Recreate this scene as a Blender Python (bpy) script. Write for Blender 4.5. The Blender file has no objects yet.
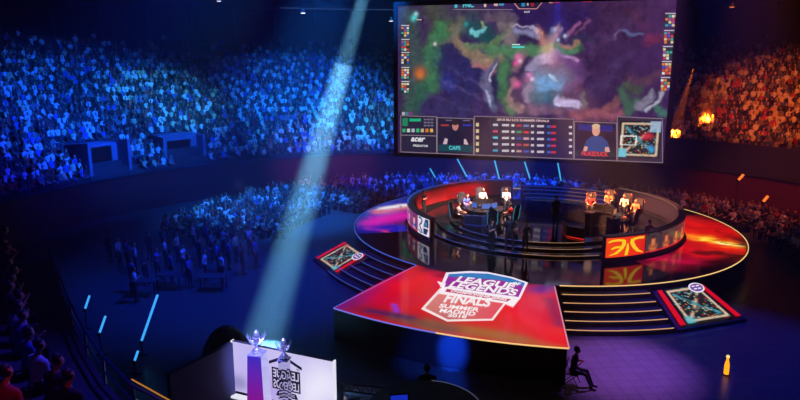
import bpy, bmesh, math, random
import numpy as np
from mathutils import Vector, Matrix, noise
random.seed(7); rng = np.random.default_rng(7)
C = bpy.context.scene.collection
PI = math.pi
R = math.radians

# ------------------------------------------------------------------ camera
F, PITCH, H = 650.0, R(12), 11.0
cam = bpy.data.objects.new('camera', bpy.data.cameras.new('camera')); C.objects.link(cam)
cam.location = (0, 0, H); cam.rotation_euler = (PI/2 - PITCH, 0, 0)
cam.data.sensor_width = 36; cam.data.lens = F/800*36; cam.data.clip_end = 400
bpy.context.scene.camera = cam

def ray(u, v):
    x = (u-400)/F; y = (200-v)/F
    return Vector((x, math.cos(PITCH)+y*math.sin(PITCH), -math.sin(PITCH)+y*math.cos(PITCH)))
def g(u, v, z=0.0):                      # point of a horizontal surface at height z seen at (u, v)
    d = ray(u, v); t = (z-H)/d.z
    return Vector((0, 0, H)) + d*t
def atY(u, v, Y):
    d = ray(u, v); return Vector((0, 0, H)) + d*(Y/d.y)
def lin(c):
    return tuple((x/255/12.92 if x/255 <= .04045 else ((x/255+.055)/1.055)**2.4) for x in c)

# ------------------------------------------------------------------ materials
MATS = {}
def mat(name, col, rough=.6, metal=0., emit=None, strength=1., bump=0., scale=8., coat=0., spec=.5, objcol=False):
    if name in MATS: return MATS[name]
    m = bpy.data.materials.new(name); m.use_nodes = True
    nt = m.node_tree; b = nt.nodes['Principled BSDF']
    c = lin(col)+(1,)
    b.inputs['Base Color'].default_value = c
    b.inputs['Roughness'].default_value = rough; b.inputs['Metallic'].default_value = metal
    b.inputs['Coat Weight'].default_value = coat; b.inputs['Specular IOR Level'].default_value = spec
    tc = nt.nodes.new('ShaderNodeTexCoord')
    nz = nt.nodes.new('ShaderNodeTexNoise'); nz.inputs['Scale'].default_value = scale; nz.inputs['Detail'].default_value = 3
    nt.links.new(tc.outputs['Object'], nz.inputs['Vector'])
    mx = nt.nodes.new('ShaderNodeMix'); mx.data_type = 'RGBA'; mx.blend_type = 'MULTIPLY'
    mx.inputs['Factor'].default_value = .35
    mx.inputs[6].default_value = c
    if objcol:
        oi = nt.nodes.new('ShaderNodeObjectInfo'); nt.links.new(oi.outputs['Color'], mx.inputs[6])
    nt.links.new(nz.outputs['Fac'], mx.inputs[7])
    nt.links.new(mx.outputs[2], b.inputs['Base Color'])
    if emit:
        b.inputs['Emission Color'].default_value = lin(emit)+(1,); b.inputs['Emission Strength'].default_value = strength
    if bump:
        bp = nt.nodes.new('ShaderNodeBump'); bp.inputs['Strength'].default_value = bump
        nt.links.new(nz.outputs['Fac'], bp.inputs['Height']); nt.links.new(bp.outputs[0], b.inputs['Normal'])
    MATS[name] = m; return m
def glow(name, col, strength=1.):
    return mat(name, (8, 8, 8), .4, emit=col, strength=strength)
def led_mat(name, strength=1., rough=.12):
    if name in MATS: return MATS[name]
    m = bpy.data.materials.new(name); m.use_nodes = True
    nt = m.node_tree; b = nt.nodes['Principled BSDF']
    b.inputs['Base Color'].default_value = (.004, .004, .005, 1); b.inputs['Roughness'].default_value = rough
    a = nt.nodes.new('ShaderNodeAttribute'); a.attribute_name = 'Col'
    nt.links.new(a.outputs['Color'], b.inputs['Emission Color']); b.inputs['Emission Strength'].default_value = strength
    MATS[name] = m; return m
def attr_mat(name, rough=.8):
    m = bpy.data.materials.new(name); m.use_nodes = True
    nt = m.node_tree; b = nt.nodes['Principled BSDF']; b.inputs['Roughness'].default_value = rough
    a = nt.nodes.new('ShaderNodeAttribute'); a.attribute_name = 'Col'
    nt.links.new(a.outputs['Color'], b.inputs['Base Color']); MATS[name] = m; return m

# ------------------------------------------------------------------ object helpers
def obj(name, me, m=None, parent=None, loc=None, rot=None):
    if isinstance(me, bmesh.types.BMesh):
        bm = me; me = bpy.data.meshes.new(name); bmesh.ops.recalc_face_normals(bm, faces=bm.faces); bm.to_mesh(me); bm.free()
    o = bpy.data.objects.new(name, me); C.objects.link(o)
    if m is not None and not me.materials: me.materials.append(m)
    if parent is not None: o.parent = parent
    if loc is not None: o.location = loc
    if rot is not None: o.rotation_euler = rot
    return o
def tag(o, label, cat, group=None, kind=None):
    o['label'] = label; o['category'] = cat
    if group: o['group'] = group
    if kind: o['kind'] = kind
    return o
def thing(name, label, cat, loc=(0, 0, 0), rotz=0, group=None):
    o = bpy.data.objects.new(name, None); o.empty_display_size = .1; C.objects.link(o)
    o.location = loc; o.rotation_euler = (0, 0, rotz)
    return tag(o, label, cat, group)
def world_part(name, me, m, parent):      # mesh given in world coordinates under a placed Empty
    o = obj(name, me, m, parent)
    M = Matrix.LocRotScale(parent.location, parent.rotation_euler, None)
    o.matrix_parent_inverse = M.inverted(); return o
def struct(name, me, m, label=None):
    o = obj(name, me, m); o['kind'] = 'structure'
    if label: o['label'] = label
    return o
def dup(root, name=None):
    r = root.copy(); C.objects.link(r)
    for ch in list(root.children):
        c = ch.copy(); C.objects.link(c); c.parent = r
        for gch in ch.children:
            d = gch.copy(); C.objects.link(d); d.parent = c
    return r

def box(bm, x0, x1, y0, y1, z0, z1, M=None):
    vs = [bm.verts.new(Vector(p) if M is None else M @ Vector(p)) for p in
          ((x0,y0,z0),(x1,y0,z0),(x1,y1,z0),(x0,y1,z0),(x0,y0,z1),(x1,y0,z1),(x1,y1,z1),(x0,y1,z1))]
    for f in ((0,3,2,1),(4,5,6,7),(0,1,5,4),(1,2,6,5),(2,3,7,6),(3,0,4,7)): bm.faces.new([vs[i] for i in f])
    return bm
def prism(bm, pts, z0, z1):               # polygon (x, y) extruded
    a = [bm.verts.new((p[0], p[1], z0)) for p in pts]; b = [bm.verts.new((p[0], p[1], z1)) for p in pts]
    n = len(pts)
    for i in range(n): bm.faces.new((a[i], a[(i+1) % n], b[(i+1) % n], b[i]))
    bm.faces.new(a[::-1]); bm.faces.new(b); return bm
def tube(bm, pts, r, seg=8):
    pts = [Vector(p) for p in pts]; rings = []
    for i, p in enumerate(pts):
        d = (pts[min(i+1, len(pts)-1)] - pts[max(i-1, 0)]).normalized()
        up = Vector((0, 0, 1)) if abs(d.z) < .95 else Vector((1, 0, 0))
        x = d.cross(up).normalized(); y = d.cross(x)
        rr = r[i] if isinstance(r, (list, tuple)) else r
        rings.append([bm.verts.new(p + x*rr*math.cos(2*PI*k/seg) + y*rr*math.sin(2*PI*k/seg)) for k in range(seg)])
    for a, b in zip(rings, rings[1:]):
        for k in range(seg): bm.faces.new((a[k], a[(k+1) % seg], b[(k+1) % seg], b[k]))
    bm.faces.new(rings[0][::-1]); bm.faces.new(rings[-1]); return bm
def lathe(bm, prof, seg=24, cx=0, cy=0):
    rings = [[bm.verts.new((cx+max(r, 1e-3)*math.cos(2*PI*k/seg), cy+max(r, 1e-3)*math.sin(2*PI*k/seg), z)) for k in range(seg)] for r, z in prof]
    for a, b in zip(rings, rings[1:]):
        for k in range(seg): bm.faces.new((a[k], a[(k+1) % seg], b[(k+1) % seg], b[k]))
    bm.faces.new(rings[0][::-1]); bm.faces.new(rings[-1]); return bm
def B(): return bmesh.new()

# ------------------------------------------------------------------ painting the LED surfaces
def make_grid(name, P, cols, m, parent):
    """P (ny,nx,3) points, cols (ny,nx,3) linear colours"""
    ny, nx = P.shape[:2]
    me = bpy.data.meshes.new(name)
    idx = np.arange(ny*nx).reshape(ny, nx)
    faces = np.stack([idx[:-1, :-1], idx[:-1, 1:], idx[1:, 1:], idx[1:, :-1]], -1).reshape(-1, 4)
    me.from_pydata(P.reshape(-1, 3).tolist(), [], faces.tolist())
    ca = me.color_attributes.new('Col', 'FLOAT_COLOR', 'POINT')
    c4 = np.concatenate([cols.reshape(-1, 3), np.ones((ny*nx, 1))], 1).astype(np.float32)
    ca.data.foreach_set('color', c4.ravel())
    return world_part(name, me, m, parent)
def stroke(cols, X, Y, a, b, w, c, op=1., sharp=2.):
    ax, ay = a; bx, by = b; dx, dy = bx-ax, by-ay; L2 = dx*dx+dy*dy+1e-9
    t = np.clip(((X-ax)*dx+(Y-ay)*dy)/L2, 0, 1)
    d = np.hypot(X-ax-t*dx, Y-ay-t*dy)/w
    k = (op*np.exp(-d**sharp))[..., None]
    cols[:] = cols*(1-k)+np.array(lin(c))*k
def polyset(name, polys, m, parent):      # polys: list of (list of world points, srgb colour)
    me = bpy.data.meshes.new(name); vs = []; fs = []; cc = []
    for pts, c in polys:
        n = len(vs); vs += [tuple(p) for p in pts]; fs.append(list(range(n, n+len(pts)))); cc += [lin(c)+(1,)]*len(pts)
    me.from_pydata(vs, [], fs)
    ca = me.color_attributes.new('Col', 'FLOAT_COLOR', 'POINT')
    ca.data.foreach_set('color', np.array(cc, np.float32).ravel())
    return world_part(name, me, m, parent)
def text(name, s, p0, xd, yd, width, height, m, parent, shear=0., align='LEFT'):
    cu = bpy.data.curves.new(name, 'FONT'); cu.body = s; cu.size = 1; cu.shear = shear; cu.offset = .03
    tmp = bpy.data.objects.new('tmp', cu); C.objects.link(tmp)
    dg = bpy.context.evaluated_depsgraph_get()
    me = bpy.data.meshes.new_from_object(tmp.evaluated_get(dg)); bpy.data.objects.remove(tmp)
    co = np.array([v.co[:] for v in me.vertices]); lo, hi = co.min(0), co.max(0)
    xd = Vector(xd).normalized(); yd = Vector(yd).normalized()
    for v in me.vertices:
        x = (v.co.x-lo[0])/(hi[0]-lo[0])*width; y = (v.co.y-lo[1])/(hi[1]-lo[1])*height
        v.co = Vector(p0) + xd*x + yd*y
    me.materials.clear()
    return world_part(name, me, m, parent)

# ================================================================== people
def capsule(bm, a, b, ra, rb, flat=1., seg=10):
    a, b = Vector(a), Vector(b); d = b-a; L = max(d.length, 1e-4); d.normalize()
    up = Vector((0, 1, 0)) if abs(d.y) < .9 else Vector((0, 0, 1))
    x = up.cross(d).normalized(); y = d.cross(x)
    prof = [(-ra*math.cos(t), ra*math.sin(t)) for t in (.25, .7, 1.15, PI/2)] + \
           [(L+rb*math.sin(t), rb*math.cos(t)) for t in (0, .45, .9, 1.35)]
    rings = [[bm.verts.new(a + d*z + x*r*math.cos(2*PI*k/seg) + y*r*flat*math.sin(2*PI*k/seg)) for k in range(seg)] for z, r in prof]
    for p, q in zip(rings, rings[1:]):
        for k in range(seg): bm.faces.new((p[k], p[(k+1) % seg], q[(k+1) % seg], q[k]))
    bm.faces.new(rings[0][::-1]); bm.faces.new(rings[-1])
SK, SH, TR, BT, HR = 0, 1, 2, 3, 4
def skeleton(kind, armsL=None, armsR=None, lean=0., turn=0., legs=None):
    """bones facing -Y, feet at z=0 (standing) or seat at z=0.45 (sitting)"""
    bones = []
    sit = kind == 'sit'
    hz = .53 if sit else .93
    def add(a, b, ra, rb, m, flat=1.): bones.append((Vector(a), Vector(b), ra, rb, m, flat))
    sl = math.sin(lean); cl = math.cos(lean)
    def T(x, y, z): return Vector((x, y - z*sl + 0*cl, hz + z*cl))     # torso frame above the hips
    if sit:
        for s in (-1, 1):
            k = Vector((s*.14, -.43, .5)); an = Vector((s*.13, -.40, .09))
            if legs == 'wide': k = Vector((s*.2, -.42, .5)); an = Vector((s*.2, -.48, .09))
            if legs == 'fwd': an = Vector((s*.12, -.62, .09))
            add((s*.09, 0, hz), k, .095, .062, TR); add(k, an, .06, .04, TR)
            add(an+Vector((0, .02, -.045)), an+Vector((s*.01, -.15, -.05)), .042, .035, BT, 1.)
    else:
        st = {'stride': ((-.1, -.14), (.1, .18)), 'apart': ((-.17, 0), (.17, -.05))}.get(legs, ((-.1, 0), (.11, -.04)))
        for s, (fx, fy) in zip((-1, 1), st):
            k = Vector((fx*.95, fy*.55-.03, .5)); an = Vector((fx, fy, .09))
            add((s*.09, 0, hz-.03), k, .095, .062, TR); add(k, an, .062, .042, TR)
            add(an+Vector((0, .03, -.045)), an+Vector((s*.02, -.15, -.05)), .042, .036, BT)
    add(T(-.07, 0, .02), T(.07, 0, .02), .115, .115, TR, .9)
    add(T(0, 0, .06), T(0, 0, .2), .135, .13, SH, .8)
    add(T(0, 0, .2), T(0, 0, .38), .135, .155, SH, .78)
    add(T(-.13, 0, .46), T(.13, 0, .46), .075, .075, SH, .9)
    add(T(-.08, 0, .38), T(.08, 0, .38), .11, .11, SH, .9)
    add(T(0, 0, .5), T(0, -.015, .6), .056, .052, SK)
    hc = T(0, -.025, .70); tv = Vector((math.sin(turn), -math.cos(turn), 0)); sv = Vector((math.cos(turn), math.sin(turn), 0))
    add(hc+Vector((0, 0, .035))-tv*.012, hc+Vector((0, 0, -.045))+tv*.03, .088, .062, SK)
    add(hc+tv*.095+Vector((0, 0, .01)), hc+tv*.108+Vector((0, 0, -.018)), .010, .015, SK)
    for s in (-1, 1): add(hc+sv*s*.083, hc+sv*s*.09+Vector((0, 0, -.02)), .014, .012, SK)
    add(hc+Vector((0, 0, .06))-tv*.028, hc+Vector((0, 0, .02))-tv*.038, .088, .075, HR)
    P = {'down': ((.25, .0, .19), (.26, -.08, -.04)), 'lap': ((.24, -.06, .2), (.1, -.28, .08)), 'desk': ((.25, -.12, .22), (.16, -.4, .2)),
         'up': ((.3, -.06, .62), (.24, -.1, .86)), 'clap': ((.25, -.14, .26), (.04, -.34, .4)), 'chest': ((.25, -.08, .22), (.06, -.24, .34)),
         'mic': ((.24, -.12, .26), (.08, -.16, .52)), 'out': ((.34, -.2, .3), (.42, -.42, .18)), 'point': ((.36, -.1, .42), (.55, -.25, .5)),
         'hip': ((.33, .08, .24), (.17, .0, .06)), 'phone': ((.24, -.16, .34), (.12, -.34, .56))}
    hands = []
    for s, nm in ((-1, armsL or 'down'), (1, armsR or 'down')):
        e, w = P[nm]; S = T(s*.195, 0, .46); E_ = T(s*e[0], e[1], e[2]); W = T(s*w[0], w[1], w[2])
        add(S, E_, .058, .045, SH); add(E_, W, .043, .03, SH if nm in ('hip',) else SK)
        d = (W-E_).normalized(); add(W, W+d*.075, .03, .034, SK, .6)
        hands.append((W+d*.075, d, s))
    return bones, hands, hc, tv, sv
PM = [mat('skin', (205, 150, 120), .5), mat('shirt', (60, 60, 66), .8, objcol=True), mat('trousers', (28, 30, 38), .85),
      mat('shoes', (30, 28, 28), .5), mat('hair', (38, 26, 18), .6), mat('eye', (12, 10, 10), .2)]
PMkey = {}
def person_mesh(name, sk, voxel=.03, ratio=1., fingers=False):
    bones, hands, hc, tv, sv = sk
    bm = B()
    for a, b, ra, rb, m, fl in bones: capsule(bm, a, b, ra, rb, fl)
    if fingers:
        for p, d, s in hands:
            side = d.cross(Vector((0, 0, 1))); side = Vector((1, 0, 0)) if side.length < .2 else side.normalized()
            bend = side.cross(d).normalized()
            if bend.z > 0: bend = -bend
            for k in range(4):
                o = p + side*(k-1.5)*.019; L = (.05, .062, .066, .054)[k]
                q = o + d*L*.6; capsule(bm, o-d*.02, q, .0095, .0085, 1, 6); capsule(bm, q, q+(d+bend*.9).normalized()*L*.55, .0085, .007, 1, 6)
            o = p - d*.05 + side*.03*(-s); capsule(bm, o, o+(d+side*-s*.8).normalized()*.06, .011, .008, 1, 6)
    me = bpy.data.meshes.new(name); bm.to_mesh(me); bm.free()
    t = bpy.data.objects.new('tmp', me); C.objects.link(t)
    r = t.modifiers.new('r', 'REMESH'); r.mode = 'VOXEL'; r.voxel_size = voxel; r.use_smooth_shade = True
    s = t.modifiers.new('s', 'SMOOTH'); s.factor = .5; s.iterations = 2 if ratio == 1 else 1
    if ratio < 1: d = t.modifiers.new('d', 'DECIMATE'); d.ratio = ratio
    dg = bpy.context.evaluated_depsgraph_get(); out = bpy.data.meshes.new_from_object(t.evaluated_get(dg))
    bpy.data.objects.remove(t); out.name = name
    ctr = np.array([f.center[:] for f in out.polygons]); best = np.full(len(ctr), 1e9); mi = np.zeros(len(ctr), int)
    for a, b, ra, rb, m, fl in bones:
        A = np.array(a); D = np.array(b)-A; tt = np.clip(((ctr-A)@D)/(D@D+1e-9), 0, 1)
        dist = np.linalg.norm(ctr-A-tt[:, None]*D, axis=1)-(ra+(rb-ra)*tt)
        k = dist < best; best[k] = dist[k]; mi[k] = m
    rel = ctr-np.array(hc)                                    # hair covers crown and back of the head
    fwd = rel@np.array(tv); near = np.linalg.norm(rel, axis=1) < .2
    top = near & ((rel[:, 2] > .075) | ((fwd < -.02) & (rel[:, 2] > -.05))) & (rel[:, 2] > -.08)
    face = near & (fwd > .03) & (rel[:, 2] < .075); mi[top] = HR; mi[face & (mi == HR)] = SK
    out.materials.clear()
    for m in PM: out.materials.append(m)
    if fingers:                                               # eyes and mouth
        bm = B(); bm.from_mesh(out)
        for i, f in enumerate(bm.faces): f.material_index = int(mi[i])
        n0 = len(bm.faces)
        for s in (-1, 1):
            c = hc+sv*s*.033+tv*.083+Vector((0, 0, .012)); capsule(bm, c, c+sv*.008, .009, .009, 1, 6)
        c = hc+tv*.086+Vector((0, 0, -.052)); capsule(bm, c-sv*.016, c+sv*.016, .006, .006, 1, 6)
        bm.faces.ensure_lookup_table()
        for f in bm.faces[n0:]: f.material_index = 5
        bm.to_mesh(out); bm.free()
    else:
        out.polygons.foreach_set('material_index', mi.astype(np.int32))
    out.polygons.foreach_set('use_smooth', np.ones(len(out.polygons), bool))
    return out
def hair_mesh(hc, tv, long=False):
    bm = B(); bmesh.ops.create_icosphere(bm, subdivisions=3, radius=1)
    kill = [v for v in bm.verts if v.co.z < (-.9 if long else -.35) or (v.co.x > .35 and v.co.z < .42)]
    bmesh.ops.delete(bm, geom=kill, context='VERTS')
    bmesh.ops.solidify(bm, geom=bm.faces[:], thickness=.12)
    a = math.atan2(tv.y, tv.x)
    M = Matrix.Translation(hc+Vector((0, 0, .022))-tv*.012) @ Matrix.Rotation(a, 4, 'Z') @ Matrix.Diagonal((.108, .096, .17 if long else .108, 1))
    for v in bm.verts: v.co = M @ (v.co*(1+.06*noise.noise(v.co*4)))
    return bm
def key_person(label, loc, rz, sk, shirt, trousers=(30, 32, 40), hair=(45, 30, 20), group=None, long=False, scale=1.):
    me = person_mesh('person', sk, .02, 1., True)
    kt = 'trousers_%d_%d_%d' % trousers; me.materials[2] = mat(kt, trousers, .85)
    o = tag(obj('person', me, None, None, loc, (0, 0, rz)), label, 'person', group)
    o.color = lin(shirt)+(1,); o.scale = (scale,)*3
    h = obj('hair', hair_mesh(sk[2], sk[3], long), mat('hair_%d_%d_%d' % hair, hair, .6), o)
    return o

# ================================================================== arena shell
AX, AY, AR = 3.0, 32.0, 27.5
def bowl(phi, r, z=0.): return Vector((AX+r*math.sin(phi), AY+r*math.cos(phi), z))   # phi = 0 looks away from the camera
floor_m = bpy.data.materials.new('arena_floor'); floor_m.use_nodes = True
nt = floor_m.node_tree; b = nt.nodes['Principled BSDF']
tc = nt.nodes.new('ShaderNodeTexCoord'); br = nt.nodes.new('ShaderNodeTexBrick')
br.offset = 0; br.inputs['Scale'].default_value = 1; br.inputs['Brick Width'].default_value = .5; br.inputs['Row Height'].default_value = .5
br.inputs['Mortar Size'].default_value = .018; br.inputs['Color1'].default_value = (.06, .06, .07, 1); br.inputs['Color2'].default_value = (.05, .05, .06, 1)
br.inputs['Mortar'].default_value = (.02, .02, .025, 1)
mp = nt.nodes.new('ShaderNodeMapping'); mp.inputs['Rotation'].default_value = (0, 0, R(-4))
nt.links.new(tc.outputs['Object'], mp.inputs['Vector']); nt.links.new(mp.outputs[0], br.inputs['Vector']); nt.links.new(br.outputs['Color'], b.inputs['Base Color'])
b.inputs['Roughness'].default_value = .32; b.inputs['Specular IOR Level'].default_value = .4
bm = B(); box(bm, -75, 85, -12, 100, -.3, 0); struct('floor', bm, floor_m)
dark_wall = mat('dark_plaster', (62, 62, 70), .85, bump=.2, scale=3)
red_wood = mat('red_barrier_paint', (110, 40, 46), .6, bump=.1, scale=5)
concrete = mat('terrace_concrete', (60, 60, 66), .9, bump=.2, scale=4)
black = mat('black_paint', (14, 14, 16), .5)
def ring_wall(r0, r1, z0, z1, p0, p1, n=90):
    bm = B(); L = []
    for i in range(n+1):
        p = p0+(p1-p0)*i/n
        L.append([bm.verts.new(bowl(p, r, z)) for r, z in ((r0, z0), (r1, z0), (r1, z1), (r0, z1))])
    for a, b in zip(L, L[1:]):
        for k in range(4): bm.faces.new((a[k], a[(k+1) % 4], b[(k+1) % 4], b[k]))
    bm.faces.new(L[0]); bm.faces.new(L[-1][::-1]); return bm
P0, P1 = R(-120), R(95)
struct('wall_barrier', ring_wall(AR, AR+.25, 0, 2.7, P0, P1), red_wood)
struct('wall_right', ring_wall(AR+.3, AR+.6, 2.7, 5.0, R(38), P1), dark_wall)
struct('trim_1', ring_wall(AR-.05, AR+.32, 2.7, 2.8, P0, P1), mat('dark_trim', (40, 40, 52), .5))
NR, RD, RH, TZ = 30, .66, .35, 2.6
TR0 = AR+1.0
bm = B()
sec = [(TR0-.8, TZ)]
for k in range(NR): sec += [(TR0+k*RD, TZ+k*RH), (TR0+k*RD, TZ+(k+1)*RH)]
sec += [(TR0+NR*RD+2.5, TZ+NR*RH), (TR0+NR*RD+2.5, TZ-1.), (TR0-.8, TZ-1.)]
L = []
for i in range(101):
    p = P0+(P1-P0)*i/100; L.append([bm.verts.new(bowl(p, r, z)) for r, z in sec])
for a, b in zip(L, L[1:]):
    for k in range(len(sec)): bm.faces.new((a[k], a[(k+1) % len(sec)], b[(k+1) % len(sec)], b[k]))
struct('floor_terraces', bm, concrete)
TOPZ = TZ+NR*RH; TOPR = TR0+NR*RD+2.5
struct('wall_back', ring_wall(TOPR, TOPR+.4, TOPZ-4, 24, P0, P1), dark_wall)
bm = B()
for i in range(40):
    p = P0+(P1-P0)*(i+.5)/40; c = bowl(p, TOPR-.2, 0)
    box(bm, -.18, .18, -.18, .18, TOPZ, 17.2, Matrix.Translation(c) @ Matrix.Rotation(-p, 4, 'Z'))
struct('pillar_row', bm, mat('pillar_paint', (70, 74, 90), .6))
struct('trim_2', ring_wall(TOPR-1.2, TOPR, 17.0, 17.5, P0, P1), mat('gallery_edge', (46, 46, 58), .6))
struct('trim_3', ring_wall(TOPR-1.22, TOPR-1.19, 17.1, 17.2, R(-20), R(5)), glow('gallery_strip', (90, 130, 190), .22))
bm = B(); box(bm, -75, 85, -12, 100, 24, 24.4); struct('ceiling', bm, mat('ceiling_black', (20, 20, 24), .9))
# roof trusses, each a lattice of chords and webs
def truss(a, b, w=.5, label='', name='roof_truss', group=None):
    a, b = Vector(a), Vector(b); d = (b-a); L = d.length; d.normalize(); s = d.cross(Vector((0, 0, 1))).normalized(); u = Vector((0, 0, 1))
    t = thing(name, label, 'truss', a, 0, group); bm = B()
    offs = [s*w/2, -s*w/2, u*-w*.8]
    for o in offs: tube(bm, [a+o, b+o], .04, 5)
    n = int(L/w/1.6); web = B()
    for i in range(n):
        for j in range(3):
            tube(web, [a+d*L*i/n+offs[j], a+d*L*(i+1)/n+offs[(j+1) % 3]], .018, 4)
    m = mat('truss_metal', (90, 90, 98), .4, .8)
    world_part('chord', bm, m, t); world_part('web', web, m, t); return t
truss((-40, 62, 19.6), (0, 67, 20.2), .9, 'dark lattice roof truss above the far left gallery')
truss((-44, 50, 18.4), (-6, 56, 19.0), .9, 'lattice roof truss nearer the camera above the blue stand')
truss((14, 58, 19.2), (44, 50, 18.4), .9, 'dark roof truss above the orange stand')
# lamps under the roof
def roof_lamp(u, v, Y, col, s, label):
    p = atY(u, v, Y); t = thing('roof_lamp', label, 'lamp', p)
    bm = B(); lathe(bm, [(.1, .35), (.16, .3), (.2, .05), (.22, 0)], 12); obj('housing', bm, black, t)
    bm = B(); lathe(bm, [(.16, -.03), (.18, .0)], 12); obj('lens', bm, glow('lens_%d_%d' % (u, v), col, s), t)
    bm = B(); tube(bm, [(0, 0, .3), (0, 0, 24-p.z)], .02, 4); obj('hanger', bm, black, t)
roof_lamp(303, 13, 55, (255, 240, 220), 3, 'small warm white roof lamp above the upper blue stand')
roof_lamp(219, 1, 55, (220, 225, 255), 2, 'cool white roof lamp at the very top edge above the blue stand')
roof_lamp(391, 21, 57, (255, 235, 220), 2, 'white roof lamp close to the upper corner of the giant screen')
roof_lamp(732, 7, 50, (255, 120, 40), 1.5, 'dim orange roof lamp above the orange stand')

# vomitories in the left stand
def on_tier(u, v):                        # where the seen ray meets the raked stand
    d = ray(u, v); t = 20.
    for _ in range(4000):
        p = Vector((0, 0, H))+d*t; r = math.hypot(p.x-AX, p.y-AY)
        if r > TR0-.8 and p.z < TZ+max(0, (r-TR0)/RD*RH)+.2: return p
        t += .02
    return p
VOM = []
def vomitory(u, v, wdt, dpt, hgt, label):
    p = on_tier(u, v); phi = math.atan2(p.x-AX, p.y-AY); r = math.hypot(p.x-AX, p.y-AY)
    z0 = TZ+(r-TR0)/RD*RH
    t = thing('stand_entrance', label, 'entrance', bowl(phi, r, z0-.1), -phi)
    m = mat('entrance_paint', (120, 126, 150), .7)
    rise = dpt/RD*RH
    for s in (-1, 1):
        bm = B(); ys = [(0, 0), (dpt, 0), (dpt, rise+.7), (0, hgt)]
        a = [bm.verts.new((s*wdt/2-.12, y, z-.6 if z == 0 else z)) for y, z in ys]; b = [bm.verts.new((s*wdt/2+.12, y, z-.6 if z == 0 else z)) for y, z in ys]
        for i in range(4): bm.faces.new((a[i], a[(i+1) % 4], b[(i+1) % 4], b[i]))
        bm.faces.new(a[::-1]); bm.faces.new(b); obj('side_wall', bm, m, t)
    bm = B(); box(bm, -wdt/2, wdt/2, dpt*.45, dpt, .1, rise+.7); obj('roof_block', bm, m, t)
    bm = B(); box(bm, -wdt*.3, wdt*.3, dpt*.42, dpt*.45+.02, .1, hgt*.8); obj('doorway', bm, black, t)
    VOM.append((phi, r, wdt, dpt))
vomitory(112, 172, 3.2, 3.0, 2.6, 'pale blue entrance block with dark doorway in the left stand')
vomitory(186, 157, 3.4, 2.6, 2.0, 'wide pale entrance block cut into the blue stand')

# ================================================================== the stage
CX, CY, SA = 8.55, 38.6, R(25.5); SZ = 1.3; DR = 11.3
ax = Vector((-math.sin(SA), -math.cos(SA), 0)); bx = Vector((math.cos(SA), -math.sin(SA), 0))
def S(th, r, z=0.): th = R(th); return Vector((CX, CY, z)) + (ax*math.cos(th)+bx*math.sin(th))*r
def SL(x, y, z=0.): return Vector((CX, CY, z)) + bx*x + ax*y
SROT = math.atan2(bx.y, bx.x)
def th_of(u, v, z):                      # angle and radius, about the stage centre, of a seen point at height z
    p = g(u, v, z)-Vector((CX, CY, z)); return math.degrees(math.atan2(p.dot(bx), p.dot(ax))), p.length
def arc(r0, r1, t0, t1, z0, z1, n=None, bm=None, close=False):
    bm = bm or B(); n = n or max(4, int(abs(t1-t0)/2)); L = []
    for i in range(n + (0 if close else 1)):
        t = t0+(t1-t0)*i/n; L.append([bm.verts.new(S(t, r, z)) for r, z in ((r0, z0), (r1, z0), (r1, z1), (r0, z1))])
    for a, b in (list(zip(L, L[1:])) + ([(L[-1], L[0])] if close else [])):
        for k in range(4): bm.faces.new((a[k], a[(k+1) % 4], b[(k+1) % 4], b[k]))
    if not close: bm.faces.new(L[0]); bm.faces.new(L[-1][::-1])
    return bm
gloss_black = mat('gloss_black_deck', (12, 13, 18), .07, spec=.8)
skirt = mat('stage_skirt', (44, 44, 54), .5)
def disc(r, z0, z1, n=120):
    bm = B(); return prism(bm, [S(i*360/n, r)[:2] for i in range(n)], z0, z1)

st = thing('round_stage', 'large round black glossy stage with glowing LED graphics at both sides', 'stage', (CX, CY, 0))
world_part('deck', disc(DR, .02, SZ), gloss_black, st)
world_part('edge_light', arc(DR-.01, DR+.035, 57, 205, SZ-.015, SZ+.02), glow('gold_edge', (255, 205, 130), 1.0), st)['label'] = 'pale gold glowing edge strip'
world_part('edge_light', arc(DR-.01, DR+.035, 205, 318, SZ-.015, SZ+.02), glow('blue_edge', (60, 100, 225), .9), st)['label'] = 'blue glowing edge strip'
world_part('edge_light', arc(DR-.01, DR+.035, 18, 57, SZ-.015, SZ+.02), MATS['gold_edge'], st)['label'] = 'pale gold glowing edge strip'
world_part('edge_light', arc(DR-.01, DR+.03, -42, -18, SZ-.015, SZ+.02), MATS['blue_edge'], st)['label'] = 'blue glowing edge strip'
LEDF = led_mat('led_floor', 1., .1)
def pz(z): return lambda u, v: g(u, v, z)[:2]
q = pz(SZ)
def led_arc(name, t0, t1, r0, r1, strokes, nt_=150, nr=50):
    nt_, nr = 220, 80
    T, Rr = np.meshgrid(np.radians(np.linspace(t0, t1, nt_)), np.linspace(r0, r1, nr))
    X = CX+(ax.x*np.cos(T)+bx.x*np.sin(T))*Rr; Y = CY+(ax.y*np.cos(T)+bx.y*np.sin(T))*Rr
    cols = np.zeros(X.shape+(3,)); cols[:] = lin((3, 3, 8))
    nx1 = np.array([[noise.fractal(Vector((x*.7+y*.15, y*1.6, 2)), 1, 2, 4) for x, y in zip(xr, yr)] for xr, yr in zip(X, Y)])
    XV, YV = X+.5*nx1, Y+.35*nx1
    for s in strokes:
        (u0, v0, u1, v1, w, c, op) = s[:7]; stroke(cols, XV, YV, q(u0, v0), q(u1, v1), w, c, op, s[7] if len(s) > 7 else 2.)
    P = np.stack([X, Y, np.full(X.shape, SZ+.012)], -1); o = make_grid(name, P, cols, LEDF, st)
    return o
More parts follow.
